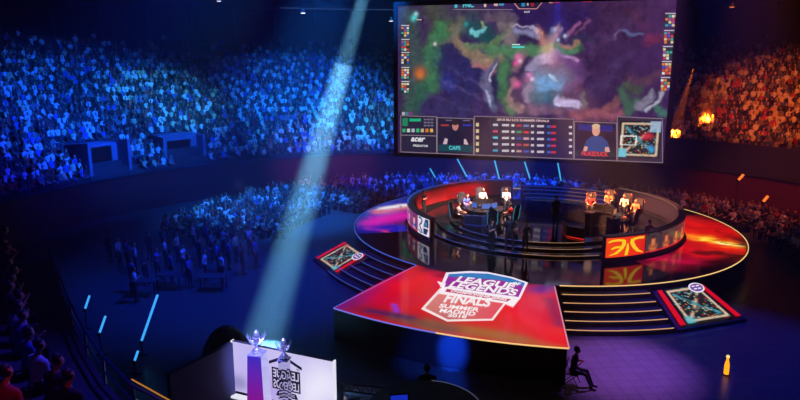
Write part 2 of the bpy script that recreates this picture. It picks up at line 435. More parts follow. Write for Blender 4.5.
o = led_arc('led_floor', 48, 128, 8.25, DR-.08, [
    (688, 222, 722, 232, 1.5, (225, 16, 8), 1), (680, 232, 735, 250, 1.6, (235, 20, 8), 1), (670, 244, 716, 258, 1.1, (215, 12, 24), 1),
    (650, 258, 690, 262, .8, (190, 10, 60), .9), (640, 266, 680, 268, .6, (120, 5, 30), .8), (620, 270, 640, 272, .7, (20, 4, 10), .8),
    (690, 236, 738, 246, .55, (255, 130, 15), 1), (702, 239, 740, 246, .36, (255, 225, 60), 1), (720, 243, 741, 246, .22, (255, 250, 170), 1),
    (688, 228, 705, 228, .25, (150, 8, 6), .7), (712, 228, 735, 238, .2, (120, 10, 5), .7), (700, 252, 732, 256, .3, (60, 5, 5), .9),
    (716, 263, 745, 256, .6, (6, 3, 6), .95), (700, 271, 735, 264, .6, (5, 3, 8), .95), (742, 240, 749, 250, .35, (8, 3, 4), .9),
    (716, 240, 728, 243, .06, (90, 60, 10), .8), (708, 250, 722, 251, .12, (255, 60, 10), .8)])
o['label'] = 'red and yellow brush stroke LED floor'
o = led_arc('led_floor', -140, -52, 8.25, DR-.08, [
    (360, 225, 400, 205, 1.6, (50, 30, 190), .9), (372, 222, 405, 215, 1.1, (225, 20, 170), 1), (380, 212, 405, 207, .7, (235, 120, 110), .9),
    (388, 208, 406, 205, .4, (250, 245, 250), 1), (380, 209, 396, 206, .25, (250, 240, 235), .9), (375, 229, 398, 229, .8, (30, 20, 200), .9),
    (366, 225, 395, 238, .35, (170, 25, 170), .8), (392, 228, 405, 229, .5, (20, 25, 170), .8), (358, 232, 390, 246, .9, (14, 20, 130), .85),
    (372, 247, 400, 255, .8, (6, 8, 50), .9), (384, 231, 392, 236, .2, (235, 60, 120), .8), (354, 226, 362, 214, .5, (20, 40, 130), .8),
    (390, 205, 400, 208, .06, (30, 20, 60), .8), (396, 210, 405, 211, .05, (180, 40, 90), .8)])
o['label'] = 'magenta and blue LED floor'

# apron with the finals artwork
ap = thing('stage_apron', 'wedge shaped red LED apron with finals emblem in front of round stage', 'stage', (CX, CY, 0))
(AT0, r0_), (AT1, r1_) = th_of(333, 308.5, SZ), th_of(569, 348, SZ); ARF = (r0_+r1_)/2; print('apron', AT0, AT1, r0_, r1_)
bm = B(); pts = [S(AT1, DR+.07), S(AT1-.2, ARF)] + [S(AT1+(AT0-AT1)*i/24, ARF) for i in range(1, 24)] + [S(AT0, ARF), S(-17.5, DR+.07)] + [S(-17.5+(AT1+17.5)*i/16, DR+.07) for i in range(1, 16)]
prism(bm, [p[:2] for p in pts], .02, SZ); world_part('body', bm, skirt, ap)
T, Rr = np.meshgrid(np.linspace(0, 1, 160), np.linspace(DR+.02, ARF, 110))
t0 = np.radians(-17.6+(AT0+17.6)*(Rr-DR)/(ARF-DR)); t1 = np.radians(AT1); TH = t0+(t1-t0)*T
X = CX+(ax.x*np.cos(TH)+bx.x*np.sin(TH))*Rr; Y = CY+(ax.y*np.cos(TH)+bx.y*np.sin(TH))*Rr
cols = np.zeros(X.shape+(3,)); cols[:] = lin((214, 6, 26))
for (u0, v0, u1, v1, w, c, op) in [
    (338, 308, 352, 300, .8, (70, 25, 130), .8), (352, 301, 400, 278, .5, (120, 20, 110), .7), (380, 300, 430, 300, .8, (200, 8, 60), .6), (400, 285, 440, 275, 1.0, (232, 10, 34), .9),
    (360, 310, 430, 325, .7, (120, 22, 40), .75), (430, 325, 520, 340, .55, (150, 90, 50), .85), (470, 330, 560, 348, .3, (170, 95, 40), .8), (395, 318, 450, 330, .35, (110, 70, 60), .7),
    (370, 311, 410, 318, .25, (60, 30, 90), .8),
    (510, 310, 560, 338, .8, (235, 6, 20), .9), (530, 300, 550, 312, .7, (225, 5, 22), .9), (540, 290, 552, 285, .55, (80, 20, 140), .85), (550, 300, 560, 325, .3, (110, 10, 70), .7),
    (434, 268, 480, 273, .75, (10, 8, 20), .97), (480, 273, 556, 282, .85, (12, 8, 26), .97), (440, 276, 530, 283, .3, (30, 10, 30), .6), (525, 280, 545, 278, .35, (70, 20, 120), .7), (394, 305, 397, 312, .12, (120, 60, 220), .8)]:
    stroke(cols, X, Y, q(u0, v0), q(u1, v1), w, c, op)
o = make_grid('led_floor', np.stack([X, Y, np.full(X.shape, SZ+.016)], -1), cols, LEDF, ap); o['label'] = 'red LED floor with dark and amber streaks'
world_part('edge_light', arc(ARF-.02, ARF+.025, AT0, AT0+15, SZ-.02, SZ+.02), glow('violet_edge', (120, 120, 235), .9), ap)['label'] = 'violet edge strip'
world_part('edge_light', arc(ARF-.02, ARF+.025, AT0+15, AT1, SZ-.02, SZ+.02), MATS['gold_edge'], ap)['label'] = 'gold edge strip'
bm = B(); tube(bm, [S(AT0, ARF, SZ+.01), S(-17.5, DR+.07, SZ+.01)], .02, 6); world_part('edge_light', bm, MATS['violet_edge'], ap)
bm = B(); tube(bm, [S(AT1, ARF, SZ+.01), S(AT1, DR+.2, SZ+.01)], .03, 6); world_part('edge_light', bm, glow('pink_edge', (240, 150, 170), .8), ap)
# emblem: polygons in the plane of the apron, traced on the floor
LEDP = led_mat('led_print', 1., .2)
def fl(pts, z): return [g(u, v, z) for u, v in pts]
Z1 = SZ+.022
polyset('emblem_shield', [(fl([(440, 288), (421, 309), (447, 321.5), (493, 320.5), (510, 298), (480, 292)], Z1), (250, 225, 225))], LEDP, ap)
Xs = [(442, 289.5), (424.5, 308.5), (448, 319.5), (491.5, 318.7), (507, 298), (480, 293)]
ctr = np.array(Xs).mean(0)
T, U = np.meshgrid(np.linspace(0, 1, 30), np.linspace(0, 1, 40))
e0 = [(441, 291), (425, 308), (448, 319.5)]; e1 = [(507, 299), (499, 309), (491.5, 318.7)]
def along(e, t): i = min(1, int(t*2)); f_ = t*2-i; return np.array(e[i])*(1-f_)+np.array(e[i+1])*f_
P = np.zeros(T.shape+(3,)); cc = np.zeros(T.shape+(3,))
for i in range(T.shape[0]):
    a_, b_ = along(e0, U[i, 0]), along(e1, U[i, 0])
    for j in range(T.shape[1]):
        p_ = a_*(1-T[i, j])+b_*T[i, j]; P[i, j] = g(p_[0], p_[1], Z1+.004)
        cc[i, j] = np.array(lin((226, 130, 120)))*(1-T[i, j])+np.array(lin((226, 70, 90)))*T[i, j]
        cc[i, j] *= 1-.35*U[i, 0]*(1-T[i, j])
make_grid('emblem_field', P, cc, LEDP, ap)
polyset('emblem_crest', [
    (fl([(446, 272.5), (470, 271), (488, 272), (512, 277), (528, 282.5), (520, 299), (440, 287)], Z1+.008), (245, 235, 250)),
    (fl([(449, 274), (470, 273), (488, 273.6), (511, 278.2), (525, 283), (518.5, 297), (443.5, 286.5)], Z1+.012), (150, 30, 150)),
    (fl([(449, 274), (470, 273), (488, 273.6), (511, 278.2), (525, 283), (523.6, 286), (500, 280), (448, 276.5)], Z1+.016), (40, 120, 190))], LEDP, ap)
polyset('emblem_ribbon', [
    (fl([(437, 281), (446, 283.5), (440, 290), (447, 286.6), (520, 298.5), (513, 307), (503, 303), (438, 293.4), (443, 289)], Z1+.02), (250, 240, 245)),
    (fl([(447, 288.8), (511, 299.2), (507, 301.7), (445, 291.6)], Z1+.024), (190, 40, 90))], LEDP, ap)
white_led = glow('white_led', (255, 248, 250), .95)
def ftext(s, uL, vL, uR, vR, up_px, name='lettering', m=white_led, z=Z1+.03, shear=0.):
    a, b_ = g(uL, vL, z), g(uR, vR, z); c_ = g(uL, vL-up_px, z)
    xd = (b_-a); yd = Vector((-xd.y, xd.x, 0)).normalized()
    h = abs((c_-a).dot(yd)); return text(name, s, a, xd, yd, xd.length, h, m, ap, shear)
ftext('LEAGUE', 455, 281.5, 513, 289.2, 6.2); ftext('OF', 511, 284.4, 519, 285.6, 3)
ftext('LEGENDS', 448, 286.8, 515, 295.8, 6.4)
ftext('CHAMPIONSHIP SERIES', 450, 291.6, 506, 300.8, 2.2)
ftext('FINALS', 443, 302, 489, 306.8, 9); ftext('SUMMER', 438.5, 307.3, 478.5, 311.6, 4)
ftext('MADRID', 439, 312, 474.5, 315.8, 3.9); ftext('2018', 447, 316.4, 466, 318.3, 3)

# flights of steps either side of the apron
def steps(t0, t1, label, m, group=None):
    t = thing('stage_steps', label, 'steps', S((t0+t1)/2, 12, 0))
    n = 6; tread = .46; drift = (.9 if t1 > 0 else -.9)
    for k in range(n):
        r0 = DR+.07; r1 = DR+.07+tread*(k+.0) + .001; z = SZ-(k)*SZ/n
        if k == 0: continue
        a0, a1 = (t0, t1) if t1 > 0 else (t0, t1)
        bm = arc(DR+.07, DR+.07+tread*k+.0, a0, a1, z-SZ/n if k < n else 0, z-.0)
        world_part('step', bm, skirt, t)
        lt = arc(DR+.07+tread*k-.03, DR+.07+tread*k+.01, a0+.3, a1-.3, z-.01, z+.012)
        world_part('edge_light', lt, m, t)
    return t
gold_step = glow('gold_step', (245, 180, 120), .85)
blue_step = glow('blue_step', (60, 85, 190), .75)
steps(AT1+1.2, 37.6, 'wide black steps with gold lit edges beside red apron', gold_step)
steps(-39.5, -18.6, 'dark steps with thin blue lit edges beside red apron', blue_step)

# sloping map displays beside the steps
def map_display(c4, label, flip, emb):
    """c4: px corners: inner top, outer top, outer bottom, inner bottom"""
    zt, zb = 1.15, .25
    W = [g(*c4[0], zt), g(*c4[1], zt), g(*c4[2], zb), g(*c4[3], zb)]
    t = thing('floor_map_display', label, 'display', ((W[0]+W[2])/2).xy.to_3d())
    bm = B(); c = sum(W, Vector())/4
    out = [c+(w-c)*1.13 for w in W]
    for o_, z_ in zip(out, (zt+.02, zt+.02, zb-.08, zb-.08)): o_.z = z_-.04
    top = [bm.verts.new(o_) for o_ in out]; bot = [bm.verts.new((o_.x, o_.y, .01)) for o_ in out]
    bm.faces.new(top); bm.faces.new(bot[::-1])
    for i in range(4): bm.faces.new((top[i], bot[i], bot[(i+1) % 4], top[(i+1) % 4]))
    world_part('housing', bm, skirt, t)
    n = 60; s_, t_ = np.meshgrid(np.linspace(0, 1, n), np.linspace(0, 1, n))
    w = [np.array(x) for x in W]
    P = (w[0]*(1-s_)[..., None]+w[1]*s_[..., None])*(1-t_)[..., None]+(w[3]*(1-s_)[..., None]+w[2]*s_[..., None])*t_[..., None]
    nrm = np.cross(w[1]-w[0], w[3]-w[0]); nrm /= np.linalg.norm(nrm); nrm = nrm if nrm[2] > 0 else -nrm
    P = P+nrm*.03
    cols = np.zeros(P.shape); cols[:] = lin((8, 6, 10))
    base = cols.copy()
    # arena-map stand-in: pale lanes, teal river, dark thickets, red strips at the short ends
    paint_map(cols, s_*.64-.02+.2 if False else (s_-.13)/.74, t_, 1.)
    k = ((s_ < .10) | (s_ > .90)); cols[k] = lin((215, 14, 30)); k2 = (s_ > .10) & (s_ < .125); cols[k2] = lin((10, 4, 6))
    k = (s_ > .875) & (s_ <= .90); cols[k] = lin((10, 4, 6))
    make_grid('map_panel', P, cols, LEDP, t)
    # round badge at one corner
    e = emb; cpt = (Vector(P[int(e[1]*59), int(e[0]*59)].tolist())); xd = Vector((w[1]-w[0]).tolist()).normalized(); yd = Vector((w[0]-w[3]).tolist()).normalized()
    nv = Vector(nrm.tolist())
    ring = [cpt+nv*.02+xd*.42*math.cos(a*PI/10)+yd*.3*math.sin(a*PI/10) for a in range(20)]
    ring2 = [cpt+nv*.03+xd*.34*math.cos(a*PI/10)+yd*.23*math.sin(a*PI/10) for a in range(20)]
    bars = [([cpt+nv*.04+xd*x0+yd*y0, cpt+nv*.04+xd*(x0+.16)+yd*y0, cpt+nv*.04+xd*(x0+.16)+yd*(y0+.06), cpt+nv*.04+xd*x0+yd*(y0+.06)], (250, 250, 255)) for x0, y0 in ((-.22, .06), (.02, .06), (-.18, -.1), (.04, -.1))]
    polyset('badge', [(ring, (235, 230, 245)), (ring2, (120, 80, 160))]+bars, LEDP, t)
    return t
def paint_map(cols, s, t, k=1.):
    def st_(a, b, w, c, op=1., sh=4.): stroke(cols, s, t, a, b, w, c, op, sh)
    inside = (s > 0) & (s < 1) & (t > 0) & (t < 1); sv = cols.copy()
    cols[:] = lin((22, 30, 30))
    for a, b in (((.08, .92), (.92, .08)),): st_(a, b, .03, (205, 180, 150))
    st_((.07, .9), (.07, .1), .03, (225, 200, 170)); st_((.07, .08), (.9, .07), .03, (225, 190, 160)); st_((.1, .93), (.93, .93), .03, (215, 190, 160)); st_((.93, .92), (.93, .1), .03, (225, 200, 170))
    st_((.18, .2), (.82, .82), .045, (70, 150, 165))
    for (x, y, c) in ((.3, .42, (30, 36, 30)), (.25, .62, (34, 40, 30)), (.42, .25, (40, 36, 34)), (.7, .55, (30, 36, 34)), (.6, .75, (34, 30, 34)), (.75, .35, (50, 34, 34)), (.45, .72, (30, 44, 40))):
        st_((x-.06, y), (x+.06, y+.02), .085, c)
    r_ = np.random.default_rng(3)
    for _ in range(150):
        x, y = r_.random(2)*.94+.03; c = [(210, 60, 60), (90, 200, 210), (225, 215, 190), (60, 110, 90), (230, 150, 60)][int(r_.integers(5))]
        st_((x, y), (x+.012, y+.006), .013, c, .9)
    st_((.08, .92), (.1, .9), .11, (90, 190, 200), .85); st_((.9, .09), (.91, .1), .11, (180, 70, 60), .7)
    cols[~inside] = sv[~inside]
map_display([(657, 291), (702, 284.5), (741, 316), (680, 326)], 'sloping glowing map panel beside the gold lit steps', False, (.8, .1))
map_display([(366, 255.5), (345, 242), (316, 258), (337, 273)], 'smaller sloping map panel beside the blue lit steps', True, (.12, .2))

# inner podium with lit rings
pd = thing('round_podium', 'low stepped inner podium with lit ring edges carrying the team desks', 'podium', (CX, CY, SZ))
for i, (r, z) in enumerate(((7.15, .12), (6.35, .24), (5.55, .36))):
    world_part('tier', disc(r, SZ+.013 if i == 0 else SZ+z-.12, SZ+z), gloss_black, pd)
    world_part('ring_light', arc(r-.02, r+.012, -42, 6, SZ+z-.01, SZ+z+.01), blue_step, pd)['label'] = 'blue ring light'
    world_part('ring_light', arc(r-.02, r+.012, 6, 38, SZ+z-.01, SZ+z+.01), glow('dim_gold', (200, 150, 110), .6), pd)['label'] = 'dim gold ring light'
PZ = SZ+.36
# back opening: stairs behind with pale strips
for k in range(4):
    bm = arc(5.3, 5.34, 160, 200, PZ+.001, PZ+.012); 
    world_part('ring_light', bm, glow('pale_strip', (110, 120, 160), .5), pd) if k < 1 else bm.free()
bs = thing('stage_steps', 'dark steps with dim gold edges at the rear opening of the ring', 'steps', S(180, 7, SZ))
for k in range(4):
    r0 = 7.3+k*.6; z = SZ+.15+k*.16
    world_part('step', arc(r0, r0+.6, 158, 202, SZ+.016, z), skirt, bs)
    world_part('edge_light', arc(r0-.015, r0+.015, 158, 180, z-.012, z+.01), MATS['dim_gold'], bs); world_part('edge_light', arc(r0-.015, r0+.015, 180, 202, z-.012, z+.01), blue_step, bs)

# curved LED barriers left and right
RW = 8.1; BZ0, BZ1 = SZ+.27, SZ+1.28
E0, E1 = th_of(603.5, 257, BZ0)[0], th_of(644, 253.5, BZ0)[0]; F1, F0 = th_of(433, 237, BZ0)[0], th_of(417.5, 232, BZ0)[0]; print('emblem', E0, E1, F0, F1, th_of(604, 257, BZ0), th_of(686, 236, BZ0))
def barrier(sgn, label):
    t = thing('curved_barrier', label, 'barrier', S(sgn*90, RW, SZ))
    a0, a1 = (E0-.3, 152) if sgn > 0 else (-152, F1+.3)
    inner_m = mat('barrier_inner_dark', (30, 26, 40), .5) if sgn > 0 else mat('barrier_inner_red', (150, 30, 34), .5)
    world_part('plinth', arc(RW-.25, RW-.04, a0, a1, SZ+.016, BZ0), black, t)
    world_part('wall', arc(RW-.3, RW-.04, a0, a1, BZ0, BZ1), inner_m, t)
    world_part('top_rail', arc(RW-.36, RW+.03, a0, a1, BZ1, BZ1+.08), mat('rail_blue', (70, 90, 150), .35) if sgn < 0 else mat('rail_dark', (40, 34, 50), .35), t)
    if sgn > 0:
        world_part('rail_light', arc(RW-.37, RW-.34, 100, 152, BZ1+.05, BZ1+.09), glow('dim_gold2', (190, 140, 90), .5), t)
    else:
        world_part('rail_light', arc(RW-.1, RW+.04, -150, -62, BZ1+.03, BZ1+.085), glow('rail_glow_blue', (40, 90, 210), .8), t)
    return t
def barr_pt(th, h, off=.0): return S(th, RW+off, BZ0+(BZ1-BZ0)*h)
def wall_grid(name, t0, t1, fn, parent, n=60, m_=30, off=.0, h0=0., h1=1.):
    P = np.zeros((m_, n, 3)); s_, v_ = np.meshgrid(np.linspace(0, 1, n), np.linspace(0, 1, m_))
    for i in range(m_):
        for j in range(n): P[i, j] = barr_pt(t0+(t1-t0)*s_[i, j], h0+(h1-h0)*v_[i, j], off)
    cols = np.zeros(P.shape); fn(cols, s_, v_); return make_grid(name, P, cols, LEDP, parent)
def wall_poly(pts, t0, t1, off): return [barr_pt(t0+(t1-t0)*x, y, off) for x, y in pts]
br_ = barrier(1, 'dark curved barrier with orange emblem panel around right team desk')
def fn_or(c, s, v): c[:] = lin((238, 50, 10)); stroke(c, s, v, (.0, .9), (.2, .2), .3, (250, 80, 16), .6); stroke(c, s, v, (1, .1), (1, .9), .2, (215, 20, 14), .7)
wall_grid('emblem_panel', E0, E1, fn_or, br_)['label'] = 'orange LED panel with yellow emblem'
def curve_band(ctrl, w):
    """wide stroke polygon following control points, returns quads"""
    out = []
    pts = [Vector(p) for p in ctrl]; Ls, Rs = [], []
    for i, p in enumerate(pts):
        d = (pts[min(i+1, len(pts)-1)]-pts[max(i-1, 0)]).normalized(); n = Vector((-d.y, d.x)); ww = w[i] if isinstance(w, list) else w
        Ls.append(p+n*ww/2); Rs.append(p-n*ww/2)
    for i in range(len(pts)-1): out.append([Ls[i], Ls[i+1], Rs[i+1], Rs[i]])
    return out
yel = (255, 205, 30)
bands = curve_band([(.05, .76), (.14, .84), (.28, .86), (.42, .82)], [.06, .1, .11, .1]) + curve_band([(.42, .84), (.42, .62), (.36, .4), (.24, .2), (.08, .1)], [.09, .1, .1, .09, .03]) \
    + curve_band([(.12, .42), (.22, .5), (.34, .52)], [.05, .1, .1]) + curve_band([(.52, .66), (.52, .4), (.49, .06)], [.03, .08, .08]) \
    + curve_band([(.96, .86), (.8, .88), (.66, .84)], [.1, .11, .1]) + curve_band([(.64, .87), (.63, .66), (.7, .42), (.8, .22), (.95, .1)], [.1, .11, .11, .1, .04])
polyset('emblem', [(wall_poly(b_, E0, E1, .012), yel) for b_ in bands], LEDP, br_)
def portrait(parent, t0, t1, hue, shirt, seed, skin=(205, 130, 90)):
    def fn(c, s, v):
        c[:] = lin(hue)
        stroke(c, s, v, (.5, .0), (.5, .22), .26, shirt, 1, 6); stroke(c, s, v, (.3, .3), (.7, .3), .12, shirt, 1, 6)
        stroke(c, s, v, (.5, .45), (.5, .66), .13, skin, 1, 6); stroke(c, s, v, (.42, .77), (.58, .77), .09, (60, 36, 24), 1, 6)
        stroke(c, s, v, (.32, .2), (.68, .12), .06, skin, .8, 6)
        stroke(c, s, v, (0, .04), (1, .04), .05, (220, 30, 30), .9, 6)
    return wall_grid('portrait_panel', t0, t1, fn, parent, 20, 24)
for k in range(5):
    a = E1+.3+k*8.2; portrait(br_, a, a+8.0, (62, 52, 54), (150, 84, 44), k, (215, 120, 70))
bl_ = barrier(-1, 'blue rimmed curved barrier with white emblem panel around left team desk')
def fn_wh(c, s, v): c[:] = lin((235, 232, 245)); stroke(c, s, v, (0, .5), (0, .5), .2, (240, 200, 215), .5)
wall_grid('emblem_panel', F0, F1, fn_wh, bl_)['label'] = 'white LED panel with dark blue emblem'
nv = (24, 50, 96)
bands = curve_band([(.12, .9), (.3, .92), (.42, .82), (.36, .62), (.2, .5), (.3, .3), (.45, .2)], .1) + curve_band([(.1, .2), (.3, .1), (.5, .14)], .08)
bands += [[(.55, .5), (.95, .5), (.95, .95), (.7, .95)], [(.55, .08), (.8, .08), (.95, .42), (.55, .42)]]
polyset('emblem', [(wall_poly(b_, F0, F1, .012), nv) for b_ in bands]+[(wall_poly([(.64, .56), (.86, .56), (.86, .8), (.7, .8)], F0, F1, .02), (70, 130, 160))], LEDP, bl_)
for k in range(5):
    a = F0-.3-k*8.2; portrait(bl_, a-8.0, a, (120, 60, 90), (40, 60, 130), k, (235, 190, 175))

# low desks' outer fronts near the opening
def desk_front(pts, label, mtl, trim):
    t = thing('desk_screen', label, 'panel', pts[0])
    for i, (a, b_) in enumerate(zip(pts, pts[1:])):
        d = (b_-a).normalized(); n = Vector((-d.y, d.x, 0))*.05; bm = B()
        vs = [bm.verts.new(p) for p in (a+n, b_+n, b_-n, a-n)]; vt = [bm.verts.new(p+Vector((0, 0, .62))) for p in (a+n, b_+n, b_-n, a-n)]
        bm.faces.new(vs[::-1]); bm.faces.new(vt)
        for k in range(4): bm.faces.new((vs[k], vs[(k+1) % 4], vt[(k+1) % 4], vt[k]))
        world_part('panel', bm, mtl, t)
    bm = B(); o = Vector((0, 0, .05)); nn = ax*.06
    tube(bm, [pts[0]+Vector((0, 0, .6))+nn]+[p+o+nn for p in pts], .03, 6)
    world_part('neon_trim', bm, trim, t)
    return t
desk_front([SL(1.95, 2.75, PZ), SL(2.4, 3.7, PZ), SL(3.35, 3.95, PZ), SL(4.4, 2.9, PZ)][:3], 'low dark screen with red neon edge in front of right desk', black, glow('red_neon', (230, 40, 24), .8))
desk_front([SL(-3.6, 3.6, PZ), SL(-2.6, 3.5, PZ), SL(-1.9, 2.8, PZ)], 'low dark blue screen in front of left desk', mat('blue_panel', (30, 60, 130), .35), glow('blue_neon', (30, 70, 200), .4))

# team desks, monitors, chairs, players
wood_d = mat('desk_top_black', (24, 24, 28), .25)
def make_monitor(col, nm):
    t = thing('monitor', nm, 'monitor')
    bm = B(); box(bm, -.28, .28, -.02, .02, .1, .43); obj('casing', bm, black, t)
    bm = B(); box(bm, -.26, .26, -.024, -.0205, .12, .41); obj('screen', bm, glow('monitor_%d' % col[1], col, 1.), t)
    bm = B(); box(bm, -.025, .025, .0, .03, .0, .15); box(bm, -.13, .13, -.08, .1, 0, .015); obj('stand', bm, black, t)
    return t
def make_chair(pip):
    t = thing('gaming_chair', '', 'chair'); m = mat('chair_black', (22, 22, 26), .6)
    bm = B(); box(bm, -.26, .26, -.26, .24, .36, .44); bmesh.ops.bevel(bm, geom=bm.edges[:], offset=.03, segments=2, affect='EDGES'); obj('seat', bm, m, t)
    bm = B(); prof = [(-.24, .46), (-.29, .72), (-.25, .98), (-.29, 1.14), (-.2, 1.32), (.2, 1.32), (.29, 1.14), (.25, .98), (.29, .72), (.24, .46)]
    a = [bm.verts.new((x, .22+(z-.5)*.16, z)) for x, z in prof]; b_ = [bm.verts.new((x, .31+(z-.5)*.16, z)) for x, z in prof]; n = len(prof)
    for i in range(n): bm.faces.new((a[i], a[(i+1) % n], b_[(i+1) % n], b_[i]))
    bm.faces.new(a[::-1]); bm.faces.new(b_); obj('backrest', bm, m, t)
    for s in (-1, 1):
        bm = B(); tube(bm, [(s*(abs(x)+.01), .32+(z-.5)*.16, z) for x, z in prof[:5]], .022, 6); obj('piping', bm, pip, t)
    bm = B(); tube(bm, [(0, 0, .08), (0, 0, .38)], .035, 8); obj('gas_column', bm, black, t)
    for k in range(5):
        a_ = k*2*PI/5; bm = B(); tube(bm, [(0, 0, .1), (.3*math.cos(a_), .3*math.sin(a_), .06)], .022, 6); ft = obj('foot', bm, black, t)
        bm = B(); bmesh.ops.create_icosphere(bm, subdivisions=1, radius=.035, matrix=Matrix.Translation((.3*math.cos(a_), .3*math.sin(a_), .035))); obj('caster', bm, black, ft)
    for s in (-1, 1):
        bm = B(); box(bm, s*.3-.035, s*.3+.035, -.18, .12, .66, .7); box(bm, s*.3-.02, s*.3+.02, -.02, .04, .42, .66); obj('armrest', bm, black, t)
    return t
def place(o, p, face):                   # face: direction vector; things face -Y locally
    o.location = p; o.rotation_euler = (0, 0, math.atan2(face.y, face.x)+PI/2)
TEAMS = {
 'left': (g(484, 220, PZ), [
   ((457, 224), (225, 225, 235), (90, 60, 35), 'player in white jersey at far left end of left team desk'),
   ((465, 214), (60, 90, 190), (40, 28, 20), 'player in blue jersey behind the white one at left team desk'),
   ((482, 208), (235, 230, 225), (150, 110, 50), 'player with light hair in white jersey at back of left team desk'),
   ((506, 208), (200, 205, 215), (60, 40, 26), 'player in pale top at rear right of left team desk'),
   ((491, 231), (220, 50, 60), (30, 22, 18), 'player in red jersey with back turned at left team desk'),
   ((511, 226), (200, 40, 50), (40, 28, 20), 'player in dark red jersey nearest the gap at left team desk')]),
 'right': (g(601, 227, PZ), [
   ((590, 214), (150, 40, 40), (40, 26, 20), 'player in dark red jersey behind the green lit monitor'),
   ((608, 211), (245, 130, 70), (60, 36, 20), 'player in orange jersey at back of right team desk'),
   ((624, 215), (235, 200, 190), (50, 32, 20), 'player in pale jersey midway along right team desk'),
   ((635, 221), (240, 120, 70), (110, 80, 40), 'player with light hair at right end of right team desk'),
   ((628, 231), (230, 140, 100), (40, 28, 18), 'player in orange top nearest the orange emblem panel')])}
chair0 = {}
for side, (Q, plist) in TEAMS.items():
    t = thing('team_desk', 'curved black team desk inside the %s barrier' % side, 'desk', Q)
    a_in, a_out = 0.55, 1.15
    if side == 'left': t0_, t1_ = -PI, PI*.999
    else: t0_, t1_ = -1.4, 2.6
    def darc(r0, r1, z0, z1, t0=t0_, t1=t1_, n=40):
        bm = B(); L = []
        for i in range(n+1):
            a = t0+(t1-t0)*i/n; L.append([bm.verts.new(Vector((Q.x+r*math.cos(a), Q.y+r*math.sin(a), z))) for r, z in ((r0, z0), (r1, z0), (r1, z1), (r0, z1))])
        for a, b in zip(L, L[1:]):
            for k in range(4): bm.faces.new((a[k], a[(k+1) % 4], b[(k+1) % 4], b[k]))
        bm.faces.new(L[0]); bm.faces.new(L[-1][::-1]); return bm
    world_part('desk_top', darc(a_in, a_out, PZ+.70, PZ+.745), wood_d, t); world_part('modesty_panel', darc(a_in+.03, a_in+.07, PZ+.02, PZ+.70), black, t)
    for k in range(5):
        a = t0_+.1+(t1_-t0_-.4)*k/4; world_part('leg', darc(a_in+.1, a_out-.1, PZ, PZ+.70, a, a+.05, 1), black, t)
    for i, ((u, v), sh, hr, lab) in enumerate(plist):
        p = g(u, v, PZ); d0 = (p-Q); d0.z = 0; ll = max(d0.length, 1.62); d0.normalize(); p = Q+d0*ll; p.z = PZ; face = -d0
        if 'back turned' not in lab and 'nearest' not in lab: face = Q+Vector((1.6 if side == 'left' else -1.6, -2.4, 0))-p; face.z = 0; face.normalize()
        if side not in chair0: ch = make_chair(glow('cyan_piping', (60, 170, 215), .5) if side == 'left' else mat('orange_piping', (220, 90, 40), .5)); chair0[side] = ch
        else: ch = dup(chair0[side])
        place(ch, p, face); ch['label'] = 'gaming chair of the ' + lab.replace('player', 'player', 1); ch['group'] = 'gaming chairs at the %s desk' % side
        ch['label'] = ' '.join(ch['label'].split()[:16])
        sk = skeleton('sit', 'desk', 'desk', lean=(.1, .25, .15, .05, .2, .1)[i], turn=(.3, -.2, .1, -.3, .2, 0)[i])
        key_person('seated '+lab, p, ch.rotation_euler.z, sk, sh, hair=hr, group='players at the %s desk' % side)
        hs = thing('headset', 'black headset on '+lab, 'headset', p, ch.rotation_euler.z, 'player headsets'); hc = sk[2]; hs['label'] = ' '.join(hs['label'].split()[:16])
        bm = B(); tube(bm, [hc+sk[4]*.112*math.cos(a)+Vector((0, 0, .012+.125*math.sin(a))) for a in np.linspace(0, PI, 9)], .012, 6); obj('headband', bm, black, hs)
        for s in (-1, 1):
            bm = B(); capsule(bm, hc+sk[4]*s*.095, hc+sk[4]*s*.12, .035, .035, 1, 8); obj('ear_cup', bm, black, hs)
        col = (110, 215, 170) if side == 'right' and i < 2 else (70, 110, 200) if side == 'left' else (190, 120, 80)
        mn = make_monitor(col, 'monitor before the '+lab); mn['label'] = ' '.join(mn['label'].split()[:16]); mn['group'] = 'monitors on the team desks'
        place(mn, Q+d0*.72+Vector((0, 0, .746)), d0)
        kb = B(); box(kb, -.17, .17, -.06, .06, 0, .02); k_ = tag(obj('keyboard', kb, black), ' '.join(('keyboard before the '+lab).split()[:16]), 'keyboard', 'keyboards on the team desks'); place(k_, Q+d0*1.0+Vector((0, 0, .746)), d0)

# hosts and crew standing on the stage
def facing2(p): return math.atan2(p.y-CY, p.x-CX)+PI/2
def stand_at(u, v, z, fx, fy, label, sk, shirt, trousers=(24, 24, 30), hair=(40, 28, 20), long=False, group=None, scale=1.):
    p = g(u, v, z); f_ = Vector((fx, fy, 0)); return key_person(label, p, math.atan2(fy, fx)+PI/2, sk, shirt, trousers, hair, group, long, scale)
stand_at(491, 252, SZ+.125, .5, -.8, 'host in dark suit standing leftmost of three on the podium steps', skeleton('stand', 'chest', 'down', turn=.3), (40, 42, 50), scale=.98)
stand_at(509, 249, SZ+.245, 0, -1, 'middle host in black jacket with hand on hip on podium steps', skeleton('stand', 'down', 'hip', legs='apart'), (34, 36, 44), scale=1.04)
stand_at(525, 253, SZ+.125, -.4, -.9, 'host with long hair and dark dress rightmost of three on podium steps', skeleton('stand', 'mic', 'down', turn=-.3), (40, 38, 48), hair=(60, 38, 24), long=True, scale=.95)
stand_at(423.5, 217, SZ+.02, 1, -.6, 'dark clothed crew member standing behind the left barrier', skeleton('stand', 'chest', 'chest'), (20, 20, 26))
stand_at(555, 226, PZ+.002, .2, -1, 'silhouetted person standing in the gap between the two team desks', skeleton('stand'), (14, 14, 20), scale=1.02)
